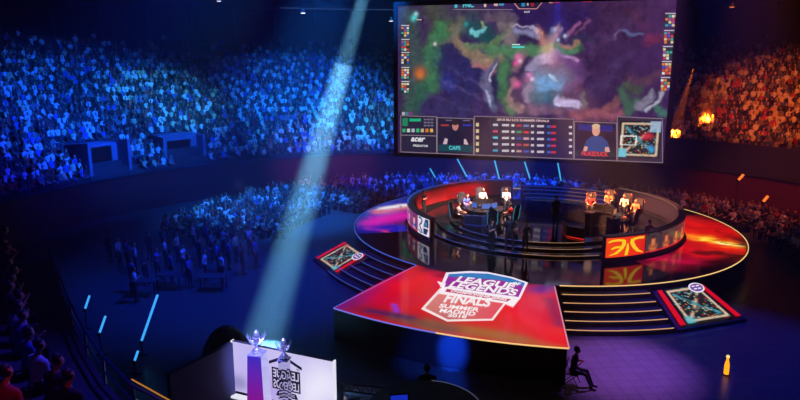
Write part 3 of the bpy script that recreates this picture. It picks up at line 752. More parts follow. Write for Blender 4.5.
pl_ = g(648, 220, SZ+.24+1.72); pl_.z = SZ+.241; print('lean r', th_of(648, 220, SZ+1.96)); key_person('person in light sleeves leaning with arms spread on the right barrier', pl_, facing2(pl_), skeleton('stand', 'out', 'out', lean=.15), (190, 200, 180))
for (u, v, lab) in ((516, 176, 'person in white top standing in crowd below the screen'), (583, 186, 'crew member in pale shirt standing right behind the stage'), (484, 176, 'spectator in pale top below left part of screen')):
    p = g(u, v+14, .0); key_person(lab, p, .2, skeleton('stand', 'down', 'phone'), (225, 215, 205))

# ================================================================== giant screen
ORI = atY(398, 152.5, 50); q2 = g(663, 163, ORI.z); SX = (q2-ORI); SX.z = 0; SWID = SX.length; SX.normalize(); SHGT = 10.9
SN = Vector((SX.y, -SX.x, 0))            # towards the camera
scn = thing('video_screen', 'giant hanging video screen showing a strategy game broadcast', 'screen', ORI)
def sxy(u, v):                            # a seen point of the screen plane, in metres from its lower corner
    d = ray(u, v); o = Vector((0, 0, H)); t = (ORI-o).dot(SN)/d.dot(SN); p = o+d*t-ORI; return (p.dot(SX), p.z)
def sp(x, y, lift=0.): return ORI+SX*x+Vector((0, 0, y))+SN*lift
def spx(u, v, lift): x, y = sxy(u, v); return sp(x, y, lift)
def sbox(x0, x1, y0, y1, d0, d1):
    bm = B(); vs = [bm.verts.new(sp(x, y, d)) for d in (d0, d1) for x, y in ((x0, y0), (x1, y0), (x1, y1), (x0, y1))]
    for f in ((0,3,2,1),(4,5,6,7),(0,1,5,4),(1,2,6,5),(2,3,7,6),(3,0,4,7)): bm.faces.new([vs[i] for i in f])
    return bm
world_part('cabinet', sbox(-.02, SWID+.02, -.02, SHGT+.02, -.5, -.012), black, scn)
for nm, a in (('frame_rail', (-.32, 0, -.3, SHGT+.3)), ('frame_rail', (SWID, SWID+.36, -.3, SHGT+.3)), ('frame_rail', (0, SWID, -.3, 0)), ('frame_rail', (0, SWID, SHGT, SHGT+.3))):
    world_part(nm, sbox(a[0], a[1], a[2], a[3], -.55, .06), black, scn)
bm = B()
for x in (1.5, SWID/2, SWID-1.5): tube(bm, [sp(x, SHGT+.2, -.3), Vector((*sp(x, 0, -.3).xy, 24))], .05, 6)
world_part('hanging_cable', bm, black, scn)
nx, ny = 340, 190
X, Y = np.meshgrid(np.linspace(0, SWID, nx), np.linspace(0, SHGT, ny))
cols = np.zeros(X.shape+(3,)); cols[:] = lin((58, 34, 82))
def warp(X, Y, f, a, seed=0.):
    wx = np.array([[noise.fractal(Vector((x*f, y*f, seed)), 1, 2, 3) for x in X[0]] for y in Y[:, 0]]); wy = np.array([[noise.fractal(Vector((x*f+31, y*f, seed+7)), 1, 2, 3) for x in X[0]] for y in Y[:, 0]])
    return X+a*wx, Y+a*wy
XW, YW = warp(X, Y, 1.1, .32)
def zp(x, y): return sxy(390+x/2.353, y/2.353)          # points read off an enlarged view of the screen
GAME = [  # ([points], width m, colour, opacity, sharpness)
 ([(520, 40), (640, 30)], 3.0, (66, 38, 74), 1, 2), ([(470, 150), (620, 170)], 3.0, (58, 34, 76), 1, 2), ([(300, 40), (440, 40)], 1.2, (44, 26, 84), .9, 2), ([(480, 110), (560, 60)], .5, (82, 54, 102), .5, 2), ([(440, 240), (500, 200), (560, 130)], .5, (74, 52, 100), .5, 2),
 ([(40, 40), (60, 150), (50, 260)], .8, (60, 78, 78), .9, 3), ([(100, 20), (130, 60), (110, 110)], .9, (72, 74, 66), .9, 3), ([(120, 70), (105, 130), (95, 200)], .7, (62, 118, 78), .95, 3), ([(85, 200), (60, 250)], .6, (44, 92, 72), .8, 3), ([(150, 30), (200, 40)], .8, (60, 56, 78), .8, 3),
 ([(170, 55), (130, 110)], .5, (120, 116, 96), .8, 3), ([(115, 170), (125, 120), (165, 80)], .25, (30, 60, 60), .8, 3),
 ([(150, 140), (200, 180), (180, 240)], 1.5, (42, 38, 92), 1, 3), ([(90, 260), (220, 250)], 1.0, (52, 44, 92), .9, 3), ([(130, 190), (140, 200)], .4, (34, 60, 160), .6, 2), ([(215, 130), (150, 110)], .5, (46, 36, 84), .9, 3),
 ([(120, 190), (230, 240)], .12, (78, 70, 120), .6, 2), ([(140, 160), (210, 200)], .1, (70, 64, 118), .5, 2), ([(100, 230), (200, 262)], .12, (70, 62, 110), .5, 2),
 ([(185, 60), (215, 75), (240, 90)], .6, (30, 74, 84), 1, 3), ([(190, 72), (205, 82), (225, 66)], .14, (110, 190, 200), .9, 3), ([(215, 48), (222, 64)], .1, (150, 170, 130), .8, 2),
 ([(155, 92), (175, 118), (215, 138), (260, 140)], .42, (136, 116, 98), .95, 4), ([(185, 112), (240, 110), (280, 70)], .3, (92, 116, 84), .9, 4), ([(262, 55), (285, 62), (280, 100)], .4, (126, 112, 116), .85, 3), ([(240, 120), (300, 122), (400, 118), (440, 112)], .42, (76, 124, 88), .95, 4),
 ([(200, 150), (250, 165)], .22, (170, 110, 110), .7, 3), ([(230, 40), (290, 45)], .3, (100, 84, 100), .7, 3), ([(400, 106), (450, 104)], .16, (164, 112, 96), .8, 3),
 ([(300, 80), (345, 78)], .3, (126, 122, 162), 1, 4), ([(305, 90), (350, 90)], .2, (36, 26, 60), .9, 3), ([(290, 70), (300, 60), (350, 70)], .08, (180, 170, 200), .7, 3),
 ([(370, 90), (385, 65)], .12, (110, 130, 160), .9, 3), ([(390, 92), (408, 64)], .12, (130, 110, 150), .9, 3), ([(415, 88), (438, 60)], .14, (140, 84, 130), .9, 3), ([(440, 82), (465, 50)], .14, (120, 70, 110), .8, 3), ([(360, 84), (470, 92)], .3, (52, 44, 80), .7, 3),
 ([(250, 145), (232, 165), (224, 195), (232, 230), (246, 255)], .32, (88, 92, 128), 1, 4), ([(252, 148), (240, 166), (236, 190)], .1, (180, 180, 210), .9, 3), ([(226, 215), (238, 250)], .12, (170, 170, 205), .8, 3), ([(244, 180), (250, 230)], .16, (34, 40, 70), .9, 3),
 ([(275, 150), (264, 190), (266, 230), (290, 262)], .36, (66, 112, 78), .95, 4), ([(290, 190), (282, 240), (310, 262)], .24, (142, 112, 112), .85, 3), ([(310, 130), (290, 165)], .3, (128, 104, 110), .8, 3),
 ([(330, 160), (350, 142), (395, 132)], .34, (150, 140, 180), .95, 4), ([(330, 172), (380, 150)], .12, (70, 50, 100), .9, 3), ([(400, 140), (440, 150)], .5, (108, 66, 122), .9, 3), ([(410, 130), (445, 142)], .1, (190, 140, 190), .8, 3),
 ([(400, 170), (450, 175), (430, 200)], .4, (92, 58, 108), .9, 3), ([(350, 185), (395, 185)], .9, (84, 110, 150), .9, 3), ([(355, 200), (385, 198)], .5, (86, 150, 200), .95, 3), ([(340, 225), (390, 235)], .6, (60, 108, 130), .85, 3), ([(325, 200), (318, 240)], .25, (150, 130, 160), .7, 3), ([(372, 176), (392, 190)], .1, (170, 210, 240), .8, 3),
 ([(395, 236), (435, 250)], .34, (180, 170, 210), 1, 5), ([(400, 252), (440, 258)], .12, (70, 60, 100), .9, 3), ([(450, 220), (455, 250)], .2, (100, 110, 110), .7, 3), ([(330, 255), (400, 268)], .35, (126, 90, 116), .8, 3), ([(440, 270), (540, 268)], .4, (140, 76, 96), .9, 3), ([(500, 262), (530, 240)], .25, (150, 90, 90), .6, 3),
 ([(545, 225), (575, 245), (560, 262)], .4, (62, 94, 76), .95, 3), ([(560, 200), (580, 210)], .4, (70, 84, 62), .8, 3), ([(585, 255), (620, 215)], .25, (120, 116, 136), 1, 4), ([(600, 260), (640, 225)], .14, (170, 170, 186), .9, 3), ([(560, 180), (600, 190), (640, 170)], .3, (88, 56, 70), .7, 3), ([(630, 250), (640, 265)], .3, (60, 120, 96), .8, 3),
 ([(555, 78), (590, 82)], .12, (92, 100, 150), .9, 3), ([(610, 90), (640, 86)], .4, (118, 40, 66), .7, 3), ([(530, 90), (545, 76)], .1, (110, 90, 130), .7, 3), ([(600, 60), (560, 20)], .3, (84, 44, 80), .6, 3)]
for pts, w, c, op, sh in GAME:
    for a_, b_ in zip(pts, pts[1:]): stroke(cols, XW, YW, zp(*a_), zp(*b_), w, c, op, sh)
nz2 = np.array([[noise.fractal(Vector((x*1.7+9, y*1.7, 3)), 1, 2, 4) for x in X[0]] for y in Y[:, 0]])
nz3 = np.array([[noise.fractal(Vector((x*4.5+5, y*4.5, 8)), 1, 2, 3) for x in X[0]] for y in Y[:, 0]])
cols *= np.clip(1.12+.35*nz2+.32*nz3, .4, 2.4)[..., None]
for (u, v, w, c) in [(414, 18, .22, (90, 230, 225)), (416, 14, .15, (170, 240, 240)), (420, 75, .2, (250, 150, 50)), (420, 73, .4, (210, 110, 50)), (518, 57, .22, (250, 110, 190)), (516, 63, .2, (240, 90, 160)), (520, 61, .16, (255, 190, 220)),
                     (529, 75, .18, (235, 120, 200)), (532, 79, .15, (250, 200, 230)), (527, 80, .14, (180, 50, 120)), (517, 84, .25, (235, 90, 170)), (466, 24, .15, (50, 160, 160)), (565, 36, .12, (200, 220, 240)), (558, 40, .1, (220, 230, 250)), (435, 44, .12, (230, 220, 220)), (566, 88, .2, (90, 70, 130))]:
    stroke(cols, X, Y, sxy(u, v), sxy(u, v), w, c, .95)
make_grid('game_picture', np.stack([ORI.x+SX.x*X, ORI.y+SX.y*X, ORI.z+Y], -1), cols, led_mat('screen_led', .92, .5), scn)
SCL = led_mat('screen_print', .92, .5)
def rect(u0, v0, u1, v1, l=.02): return [spx(u0, v0, l), spx(u1, v0, l), spx(u1, v1, l), spx(u0, v1, l)]
def qd(a, b, c, d, l): return [spx(*a, l), spx(*b, l), spx(*c, l), spx(*d, l)]
def vb(u): return 152.3+(u-398)*.0415      # bottom edge of the picture
def vt(u): return 115.8+(u-401)*.006+((u-401)/262)**2*0
panels = []
def hud(u0, u1, t0, t1, fill, l=.02, line=(150, 130, 140)):
    panels.append((qd((u0, t0), (u1, t1), (u1, vb(u1)-.2), (u0, vb(u0)-.2), l), line)); panels.append((qd((u0+.7, t0+.7), (u1-.7, t1+.7), (u1-.7, vb(u1)-1), (u0+.7, vb(u0)-1), l+.01), fill))
hud(400.5, 437, 115.3, 116.5, (44, 40, 66)); hud(437, 474, 117.2, 118.5, (40, 34, 62)); hud(474, 574, 115.8, 118.8, (56, 42, 66)); hud(574, 617, 121.2, 122.8, (38, 24, 54)); hud(617, 662.8, 116.2, 118.4, (62, 48, 66))
panels.append((qd((401, 134.6), (436.5, 135.5), (436.5, 136.3), (401, 135.4), .035), (150, 130, 140)))
polyset('statistics_panel', panels, SCL, scn)
def stext(s, u0, v0, u1, h_px, c, name='lettering', sh=0., st_=1., slope=.03):
    a = spx(u0, v0, .045); b_ = spx(u1, v0+(u1-u0)*slope, .045); c_ = spx(u0, v0-h_px, .045)
    m = glow('txt_%d_%d_%d' % c, c, st_); x = b_-a; return text(name, s, a, x, Vector((0, 0, 1)), x.length, abs(c_.z-a.z), m, scn, sh)
stext('8', 454.5, 8.0, 457.5, 4.8, (80, 215, 230), slope=-.03); stext('FNC', 463, 7.6, 474, 4.8, (80, 215, 230), slope=-.03)
stext('acer', 411, 141.4, 425.5, 4.2, (240, 240, 245), sh=.3); stext('PREDATOR', 413, 146.6, 428, 2.2, (225, 225, 235), sh=.2)
stext('CAPS', 449, 149.6, 460.5, 4.0, (90, 205, 215)); stext('NUKEDUCK', 581.5, 155.4, 608, 4.4, (235, 60, 80), slope=.04)
stext('2018 EU LCS SUMMER FINALS', 497, 120.6, 549, 2.2, (225, 190, 190), slope=.028)
stext('24:37', 524, 12.8, 530, 1.8, (220, 220, 225), slope=0)
ic = []; r_ = np.random.default_rng(5)
IC = [(60, 170, 150), (210, 70, 70), (225, 205, 150), (70, 90, 190), (170, 80, 160), (230, 130, 60), (40, 60, 60), (230, 225, 220)]
def icon_block(u0, v0, w, h, nx_, ny_, l=.03):
    ic = [(rect(u0-.3, v0-.3, u0+w, v0+h, l-.008), (12, 12, 18)), (rect(u0, v0-2, u0+w, v0-1, l), (205, 200, 210))]
    for i in range(nx_):
        for j in range(ny_): ic.append((rect(u0+w*i/nx_, v0+h*j/ny_, u0+w*(i+.85)/nx_, v0+h*(j+.85)/ny_, l), IC[int(r_.integers(8))]))
    polyset('player_status_icons', ic, SCL, scn)  # status icons of one player
for v in (27, 41, 54, 69, 83): icon_block(401.5, v, 8, 10, 3, 4)
for v in (15, 32, 48, 63, 79): icon_block(660+(90-v)*.07, v, 13, 12, 4, 4)
ic.append((rect(415.5, 19, 423.5, 21, .03), (15, 12, 20))); ic.append((rect(416, 19.4, 422, 20.2, .04), (225, 215, 220)))
ic.append((rect(512, 44, 520, 45.2, .03), (200, 240, 235))); ic.append((rect(512, 46.2, 524.5, 48, .03), (90, 225, 215))); ic.append((rect(520, 71.4, 530, 72.4, .03), (40, 20, 40)))
for v in (0.5, ): pass
ic.append((qd((453, 9.3), (513, 9.3), (513, 9.9), (453, 9.9), .03), (150, 130, 150)))
ic.append((qd((513, 2), (514, 2), (519.5, 8.6), (518.5, 9.2), .03), (220, 150, 150))); ic.append((qd((518.5, 8.4), (537, 8.4), (537, 9.2), (518.5, 9.2), .03), (220, 150, 150))); ic.append((qd((537, 9.2), (536.6, 8.4), (542, 2), (543, 2), .03), (220, 150, 150)))
ic.append((rect(515, 0, 541, 7.6, .025), (40, 34, 60))); ic.append((rect(521.5, 3, 525, 6.5, .03), (40, 140, 190))); ic.append((rect(531, 3, 534, 6.5, .03), (170, 30, 60))); ic.append((rect(527, 3.2, 528.6, 5.6, .03), (220, 180, 190)))
ic.append((rect(484, 4, 486.4, 7, .03), (230, 200, 180))); ic.append((rect(494, 3.6, 498, 6, .03), (230, 180, 170))); ic.append((rect(499, 3.4, 504, 5.6, .03), (70, 160, 200)))
ic.append((rect(549, 0.6, 553, 3.2, .03), (230, 150, 130))); ic.append((rect(554, .8, 560, 3, .03), (210, 40, 60))); ic.append((rect(582, 0, 592, 1.8, .03), (220, 40, 60)))
# statistics rows
ic += [(rect(402.5, 118, 408, 126, .04), (40, 140, 100)), (rect(409.5, 118.6, 421, 121.4, .04), (30, 190, 130)), (rect(402, 112, 405, 115, .03), (200, 190, 200)), (rect(405.5, 112, 408.5, 115, .03), (60, 140, 150)), (rect(409, 112, 412, 115, .03), (150, 50, 150))]
for k in range(3):
    for j in range(3): ic.append((rect(424+k*3.4, 118.8+j*3, 426.6+k*3.4, 120.2+j*3, .04), (130, 120, 150)))
for k, c in enumerate([(60, 180, 120), (210, 225, 210), (190, 200, 220), (60, 200, 120), (200, 190, 160), (230, 130, 40), (235, 190, 90)]): ic.append((rect(402.5+k*4.6, 128.6, 405.6+k*4.6, 132.2, .04), c))
for j in range(5):
    row = []; y = 124.4+j*6.4; row.append((rect(476, y-1.6, 479, y+2, .04), (225, 205, 150)))
    for (u, w, c) in ((493, 5, [(200, 200, 220), (210, 80, 110), (90, 200, 220), (190, 190, 220), (60, 160, 200)][j]), (502, 7, (210, 200, 210)), (511.5, 3, (225, 220, 225)), (516.5, 5, [(190, 50, 60), (50, 150, 100), (50, 80, 170), (190, 60, 100), (210, 150, 150)][j]), (523.5, 5.5, [(120, 130, 190), (220, 60, 50), (220, 170, 180), (200, 90, 70), (90, 90, 180)][j]), (531, 3, (210, 205, 215)), (537, 7, (215, 200, 210)), (547, 3.5, (60, 110, 200)), (551, 5, (220, 50, 70)), (569, 3, (215, 215, 220))):
        yy = y+(u-476)*.03; row.append((rect(u, yy-1.2, u+w, yy+1.0, .04), c))
    polyset('statistics_row', row, SCL, scn)
ic += [(rect(446, 119.8, 452, 120.8, .04), (120, 110, 130)), (rect(463, 120, 470, 121, .04), (120, 110, 130)), (rect(441, 124.4, 449, 126, .04), (190, 60, 60)), (rect(463, 124.6, 472, 126, .04), (40, 60, 200))]
ic += [(qd((438.5, 144.4), (472.5, 145.6), (472.5, 152.2), (438.5, 151), .035), (22, 74, 86)), (qd((575, 150.6), (616, 152.4), (616, 157.6), (575, 156), .035), (44, 48, 60))]
polyset('scoreboard_icons', ic[:len(ic)//2], SCL, scn); polyset('scoreboard_icons', ic[len(ic)//2:], SCL, scn)  # score panel icons and bars, gathered into two meshes
def blob(uc, vc, ru, rv, c, l=.05, n=14): return ([spx(uc+ru*math.cos(2*PI*k/n), vc+rv*math.sin(2*PI*k/n), l) for k in range(n)], c)
pt = [([spx(*p, .04) for p in ((443, 144), (447, 136), (453, 132), (459, 132), (465, 137), (469, 144.6))], (34, 30, 60)), blob(455.5, 126, 3.2, 4.6, (205, 130, 125)), blob(455.5, 122.6, 3.6, 2.6, (60, 36, 44), .055),
      ([spx(*p, .05) for p in ((443, 144), (445, 138), (448, 139), (447, 144.2))], (220, 190, 200)), ([spx(*p, .05) for p in ((464, 144.2), (464, 139), (466, 139), (468.6, 144.6))], (220, 190, 200))]
polyset('player_portrait', pt, SCL, scn)
pt = [(qd((578, 124), (613, 125.5), (613, 132), (578, 130), .035), (26, 40, 130)), ([spx(*p, .04) for p in ((583, 151), (586, 141), (592, 136), (601, 136), (607, 141), (611, 152))], (44, 74, 140)), blob(596, 130.5, 4, 5.6, (230, 165, 145)), blob(596, 126.2, 4.2, 2.6, (225, 190, 150), .055),
      ([spx(*p, .05) for p in ((583, 151), (584.6, 146), (588, 147), (586.6, 151))], (230, 170, 150)), ([spx(*p, .05) for p in ((605, 151.6), (605, 147), (608.6, 147), (610, 152))], (230, 170, 150))]
polyset('player_portrait', pt, SCL, scn)
s_, t_ = np.meshgrid(np.linspace(0, 1, 60), np.linspace(0, 1, 60)); mc = np.zeros(s_.shape+(3,)); paint_map(mc, s_, t_); P = np.zeros(mc.shape)
x0, y0 = sxy(620.5, 120.5); x1, y1 = sxy(658.5, 158.2)
k = (s_ < .2) & (t_ > .75); mc[k] = mc[k]*.3+np.array(lin((110, 215, 235)))*.7; k = (s_ > .74) & (t_ < .3); mc[k] = mc[k]*.3+np.array(lin((160, 205, 235)))*.7
stroke(mc, s_, t_, (.62, .42), (.72, .4), .08, (230, 50, 70), .9); stroke(mc, s_, t_, (.78, .72), (.84, .76), .07, (60, 160, 220), .9)
for a, b_ in (((.04, .42), (.42, .42)), ((.42, .42), (.42, .66)), ((.42, .66), (.04, .66)), ((.04, .66), (.04, .42))): stroke(mc, s_, t_, a, b_, .015, (245, 245, 245), 1, 8)
for i in range(60):
    for j in range(60): P[i, j] = sp(x0+(x1-x0)*s_[i, j], y0+(y1-y0)*t_[i, j], .05)
make_grid('corner_map', P, mc, SCL, scn)

# ================================================================== presenters' set with trophies at the bottom
bz0, bz1 = .95, 2.6
pA, pB = g(232, 341, bz1), g(333, 361.5, bz1)
dP = (pB-pA).normalized(); nP = Vector((dP.y, -dP.x, 0))
bd = thing('backlit_backdrop', 'white backlit backdrop with dark reversed emblem behind the trophies', 'backdrop', Vector((pA.x, pA.y, .8)), math.atan2(dP.y, dP.x))
PW = (pB-pA).length
rz = bd.rotation_euler.z
def lit_panel():
    T, U = np.meshgrid(np.linspace(0, 1, 60), np.linspace(0, 1, 40)); cols = np.zeros(T.shape+(3,)); cols[:] = lin((200, 192, 240))
    stroke(cols, T*PW, U*1.65, (.5, 1.), (.55, 1.5), .4, (190, 180, 245), .7); stroke(cols, T*PW, U*1.65, (2.6, .4), (3.2, .9), .7, (240, 236, 255), .9); stroke(cols, T*PW, U*1.65, (1.3, .3), (1.9, .5), .5, (170, 150, 225), .7)
    stroke(cols, T*PW, U*1.65, (0, .3), (.25, .3), .3, (110, 95, 170), .6)
    P = np.stack([T*PW, np.full(T.shape, -.02), .15+U*1.65], -1)
    ny, nx_ = T.shape; me = bpy.data.meshes.new('panel'); idx = np.arange(ny*nx_).reshape(ny, nx_)
    me.from_pydata(P.reshape(-1, 3).tolist(), [], np.stack([idx[:-1, :-1], idx[:-1, 1:], idx[1:, 1:], idx[1:, :-1]], -1).reshape(-1, 4).tolist())
    ca = me.color_attributes.new('Col', 'FLOAT_COLOR', 'POINT'); ca.data.foreach_set('color', np.concatenate([cols.reshape(-1, 3), np.ones((ny*nx_, 1))], 1).astype(np.float32).ravel())
    return obj('light_panel', me, LEDP, bd)
lit_panel()
bm = B(); box(bm, 0, PW, -.015, .1, .15, 1.8); obj('casing', bm, mat('casing_grey', (80, 80, 90), .5), bd)
bm = B(); box(bm, -.03, 0, -.04, .1, .1, 1.82); box(bm, PW, PW+.04, -.04, .1, .1, 1.82); obj('post', bm, glow('white_tube', (240, 240, 255), .9), bd)
bm = B(); box(bm, .05, .9, -.3, -.1, .05, .12); obj('foot_light', bm, MATS['white_tube'], bd)
dk = glow('emblem_ink', (26, 40, 74), .35)
eb = B()
def eq(pts, y=-.035):
    vs = [eb.verts.new((x, y, z)) for x, z in pts]; eb.faces.new(vs)
ex = 0
for a in range(1):
    eq([(ex-.58, 1.5), (ex-.1, 1.72), (ex+.42, 1.5), (ex+.42, 1.42), (ex-.1, 1.63), (ex-.58, 1.42)])
    eq([(ex-.5, 1.36), (ex+.36, 1.36), (ex+.36, .78), (ex-.5, .78)]); eq([(ex-.36, .55), (ex+.24, .55), (ex-.06, .32)], -.036); eq([(ex-.4, .6), (ex-.34, .74), (ex+.22, .74), (ex+.28, .6)], -.037)
es = obj('emblem_shape', eb, dk, bd); es.location = (2.02, 0, -.38); es.scale = (1.15, 1, 1.2)
def mtext(s, x0, z0, w, h, m):           # mirrored lettering: seen from behind
    cu = bpy.data.curves.new('t', 'FONT'); cu.body = s; cu.offset = .015; tmp = bpy.data.objects.new('tmp', cu); C.objects.link(tmp)
    me = bpy.data.meshes.new_from_object(tmp.evaluated_get(bpy.context.evaluated_depsgraph_get())); bpy.data.objects.remove(tmp)
    co = np.array([v.co[:] for v in me.vertices]); lo, hi = co.min(0), co.max(0)
    for v in me.vertices: v.co = Vector((x0+w-(v.co.x-lo[0])/(hi[0]-lo[0])*w, -.045, z0+(v.co.y-lo[1])/(hi[1]-lo[1])*h))
    me.materials.clear(); o = obj('lettering', me, m, bd); o.location = (2.02, 0, -.38); o.scale = (1.15, 1, 1.2); return o
wl = glow('pale_letter', (215, 205, 245), .95)
mtext('LEAGUE', ex-.46, 1.1, .78, .22, wl); mtext('OF', ex-.46+.72, 1.39, .1, .06, dk); mtext('LEGENDS', ex-.46, .82, .78, .22, wl); mtext('CHAMPIONSHIP', ex-.3, .64, .48, .07, wl)
# dark side flat and base
bm = B(); a_ = g(168, 374, 2.45); b_ = g(231, 342.5, 2.6); bm2 = B()
dA = (a_-b_); n_ = Vector((dA.y, -dA.x, 0)).normalized()*.08
vs = [bm.verts.new(p) for p in (Vector((a_.x, a_.y, .8))+n_, Vector((b_.x, b_.y, .8))+n_, b_+n_, a_+n_)]; vs2 = [bm.verts.new(v.co-2*n_) for v in vs]
bm.faces.new(vs); bm.faces.new(vs2[::-1])
for i in range(4): bm.faces.new((vs[i], vs[(i+1) % 4], vs2[(i+1) % 4], vs2[i]))
tag(obj('side_flat', bm, mat('flat_cloth', (70, 74, 96), .8, bump=.1, scale=4)), 'dark grey cloth flat joined to the left end of backlit backdrop', 'flat')
bm = B(); prism(bm, [(a_.x-.3, a_.y-1.5), (a_.x-.1, a_.y+.2), (b_.x, b_.y+.25), (pB.x+.3, pB.y+.2), (pB.x, pB.y-2.5), (-4, 15.5)], .01, .8)
tag(obj('presentation_riser', bm, skirt), 'low black riser carrying backlit backdrop and trophy plinths', 'riser')

def trophy(p, label, s=1.):
    t = thing('trophy', label, 'trophy', p, .3, 'silver trophies'); m = mat('polished_silver', (215, 220, 240), .32, .6)
    bm = B(); lathe(bm, [(.16, 0), (.16, .04), (.12, .06), (.1, .12), (.06, .16)]); obj('base', bm, m, t)
    bm = B(); lathe(bm, [(.05, .15), (.035, .24), (.05, .3), (.09, .38), (.12, .46), (.11, .5), (.09, .46), (.03, .4)]); obj('cup', bm, m, t)
    for sg in (-1, 1):
        bm = B()
        for dz, L_ in ((0, .24), (-.06, .19), (-.12, .13)):
            tube(bm, [(sg*.07, 0, .36+dz), (sg*(.07+L_*.55), 0, .4+dz), (sg*(.07+L_*.8), 0, .52+dz), (sg*(.06+L_*.7), 0, .66+dz)], [.03, .028, .02, .004], 6)
        obj('wing', bm, m, t)
    bm = B(); lathe(bm, [(.02, .44), (.06, .5), (.085, .57), (.075, .64), (.04, .69), (.01, .72)], 12); obj('finial', bm, m, t)
    t.scale = (s,)*3; return t
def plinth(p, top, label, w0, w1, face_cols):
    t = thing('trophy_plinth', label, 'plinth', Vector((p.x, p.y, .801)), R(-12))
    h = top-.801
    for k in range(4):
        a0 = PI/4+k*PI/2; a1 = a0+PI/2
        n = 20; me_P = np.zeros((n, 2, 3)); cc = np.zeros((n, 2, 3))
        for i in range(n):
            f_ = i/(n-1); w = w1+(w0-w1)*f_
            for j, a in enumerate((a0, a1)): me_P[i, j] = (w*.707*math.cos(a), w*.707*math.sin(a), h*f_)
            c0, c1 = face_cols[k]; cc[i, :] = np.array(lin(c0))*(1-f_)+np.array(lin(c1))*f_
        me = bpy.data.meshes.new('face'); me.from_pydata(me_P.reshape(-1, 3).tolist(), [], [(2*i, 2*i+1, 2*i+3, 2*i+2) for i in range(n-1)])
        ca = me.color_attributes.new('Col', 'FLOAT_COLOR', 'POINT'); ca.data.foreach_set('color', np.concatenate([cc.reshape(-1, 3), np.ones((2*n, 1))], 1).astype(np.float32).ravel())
        obj('painted_glow_face', me, LEDP, t)  # magenta and white light falling on the faces, painted as emission
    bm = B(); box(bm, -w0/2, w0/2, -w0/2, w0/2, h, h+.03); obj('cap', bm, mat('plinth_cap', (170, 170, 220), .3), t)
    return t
p1 = g(257, 352.5, 2.72); p2 = g(284, 357.5, 2.66)
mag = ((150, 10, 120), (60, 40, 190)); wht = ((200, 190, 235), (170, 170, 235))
plinth(p1, 2.69, 'tall tapering plinth with painted magenta and white light under nearer trophy', .42, .56, [mag, mag, mag, wht])
acr = mat('clear_acrylic', (225, 225, 245), .05); acr.node_tree.nodes['Principled BSDF'].inputs['Transmission Weight'].default_value = 1; acr.node_tree.nodes['Principled BSDF'].inputs['IOR'].default_value = 1.08
t2 = thing('trophy_plinth', 'clear acrylic plinth in front of the reversed emblem under farther trophy', 'plinth', Vector((p2.x, p2.y, .801)), R(-12))
bm = B(); box(bm, -.13, .13, -.13, .13, .04, 1.8); obj('column', bm, acr, t2); bm = B(); box(bm, -.16, .16, -.16, .16, 1.8, 1.829); box(bm, -.2, .2, -.2, .2, 0, .04); obj('cap', bm, MATS['plinth_cap'], t2)
trophy(Vector((p1.x, p1.y, 2.721)), 'winged silver trophy on the magenta plinth', 1.); trophy(Vector((p2.x, p2.y, 2.661)), 'smaller winged silver trophy before the reversed emblem', .85)

# dark dome-shaped cover behind the set
pd_ = g(228, 372, 0); bm = B(); bmesh.ops.create_uvsphere(bm, u_segments=32, v_segments=16, radius=1)
bmesh.ops.delete(bm, geom=[v for v in bm.verts if v.co.z < -.01], context='VERTS')
for v in bm.verts: v.co = Vector((v.co.x*.98, v.co.y*.98, .02+v.co.z*1.75))
dm = thing('equipment_dome', 'dark rounded equipment cover rising behind the side flat', 'cover', Vector((pd_.x, pd_.y, 0)))
obj('shell', bm, mat('cover_cloth', (26, 30, 44), .7, bump=.2, scale=6), dm)
bm = B(); lathe(bm, [(1.02, .01), (1.04, .05), (1.0, .09)], 32); obj('hem', bm, black, dm)

# silver flight case and truss bench right of the backdrop
pc = g(336, 377, 1.9); cs = thing('equipment_rack', 'silver drum stack under black truss beside backlit backdrop', 'rack', Vector((pc.x+.3, pc.y-.3, 0)), R(-14))
bm = B(); 
for k in range(4): lathe(bm, [(.27, .3), (.3, .34), (.3, 1.5), (.27, 1.54)], 20, .35+k*.5-.1, 0)
obj('drum', bm, mat('brushed_silver', (190, 190, 205), .35, .8), cs)
bm = B(); box(bm, -.1, 2.1, -.4, .4, .01, .3); obj('pallet', bm, black, cs)
bm = B()
for z in (1.62, 1.86): tube(bm, [(-.15, 0, z), (2.2, 0, z)], .03, 6)
for k in range(8): tube(bm, [(-.1+k*.28, 0, 1.62), (.04+k*.28, 0, 1.86), (.18+k*.28, 0, 1.62)], .018, 5)
for x in (-.12, 2.18): tube(bm, [(x, 0, .3), (x, 0, 1.9)], .03, 6)
obj('truss_bar', bm, mat('dark_truss', (60, 62, 74), .4, .6), cs)

# camera riser with operator
pr = g(424, 408, 3.0)
cr = thing('camera_riser', 'round black camera riser with painted rim light at bottom edge', 'riser', Vector((pr.x, pr.y, 0)))
bm = B(); lathe(bm, [(1.4, .01), (1.4, 2.9), (1.36, 3.0)], 48); obj('drum', bm, black, cr)
bm = B(); tube(bm, [(1.38*math.cos(a), 1.38*math.sin(a), 3.0) for a in np.linspace(R(5), R(80), 20)], .012, 5); obj('rim_highlight', bm, glow('rim_highlight_glow', (120, 130, 170), .3), cr)  # light caught on the rim, put in as a thin glowing tube
po = g(427, 365, 3.2); bm = B(); box(bm, po.x-.5, po.x+.5, po.y-.25, po.y+.4, .01, 1.44); world_part('rear_step', bm, black, cr)
key_person('silhouetted camera operator seen from behind on round riser', Vector((*g(427, 365, 3.2).xy, 1.45)), PI, skeleton('stand', 'clap', 'clap'), (14, 14, 18), (12, 12, 16), (10, 10, 12), scale=1.0)
mo = thing('preview_monitor', 'small blue lit monitor at the bottom edge beside the camera operator', 'monitor', Vector((*g(399, 411, 3.0).xy, 3.002)), R(8))
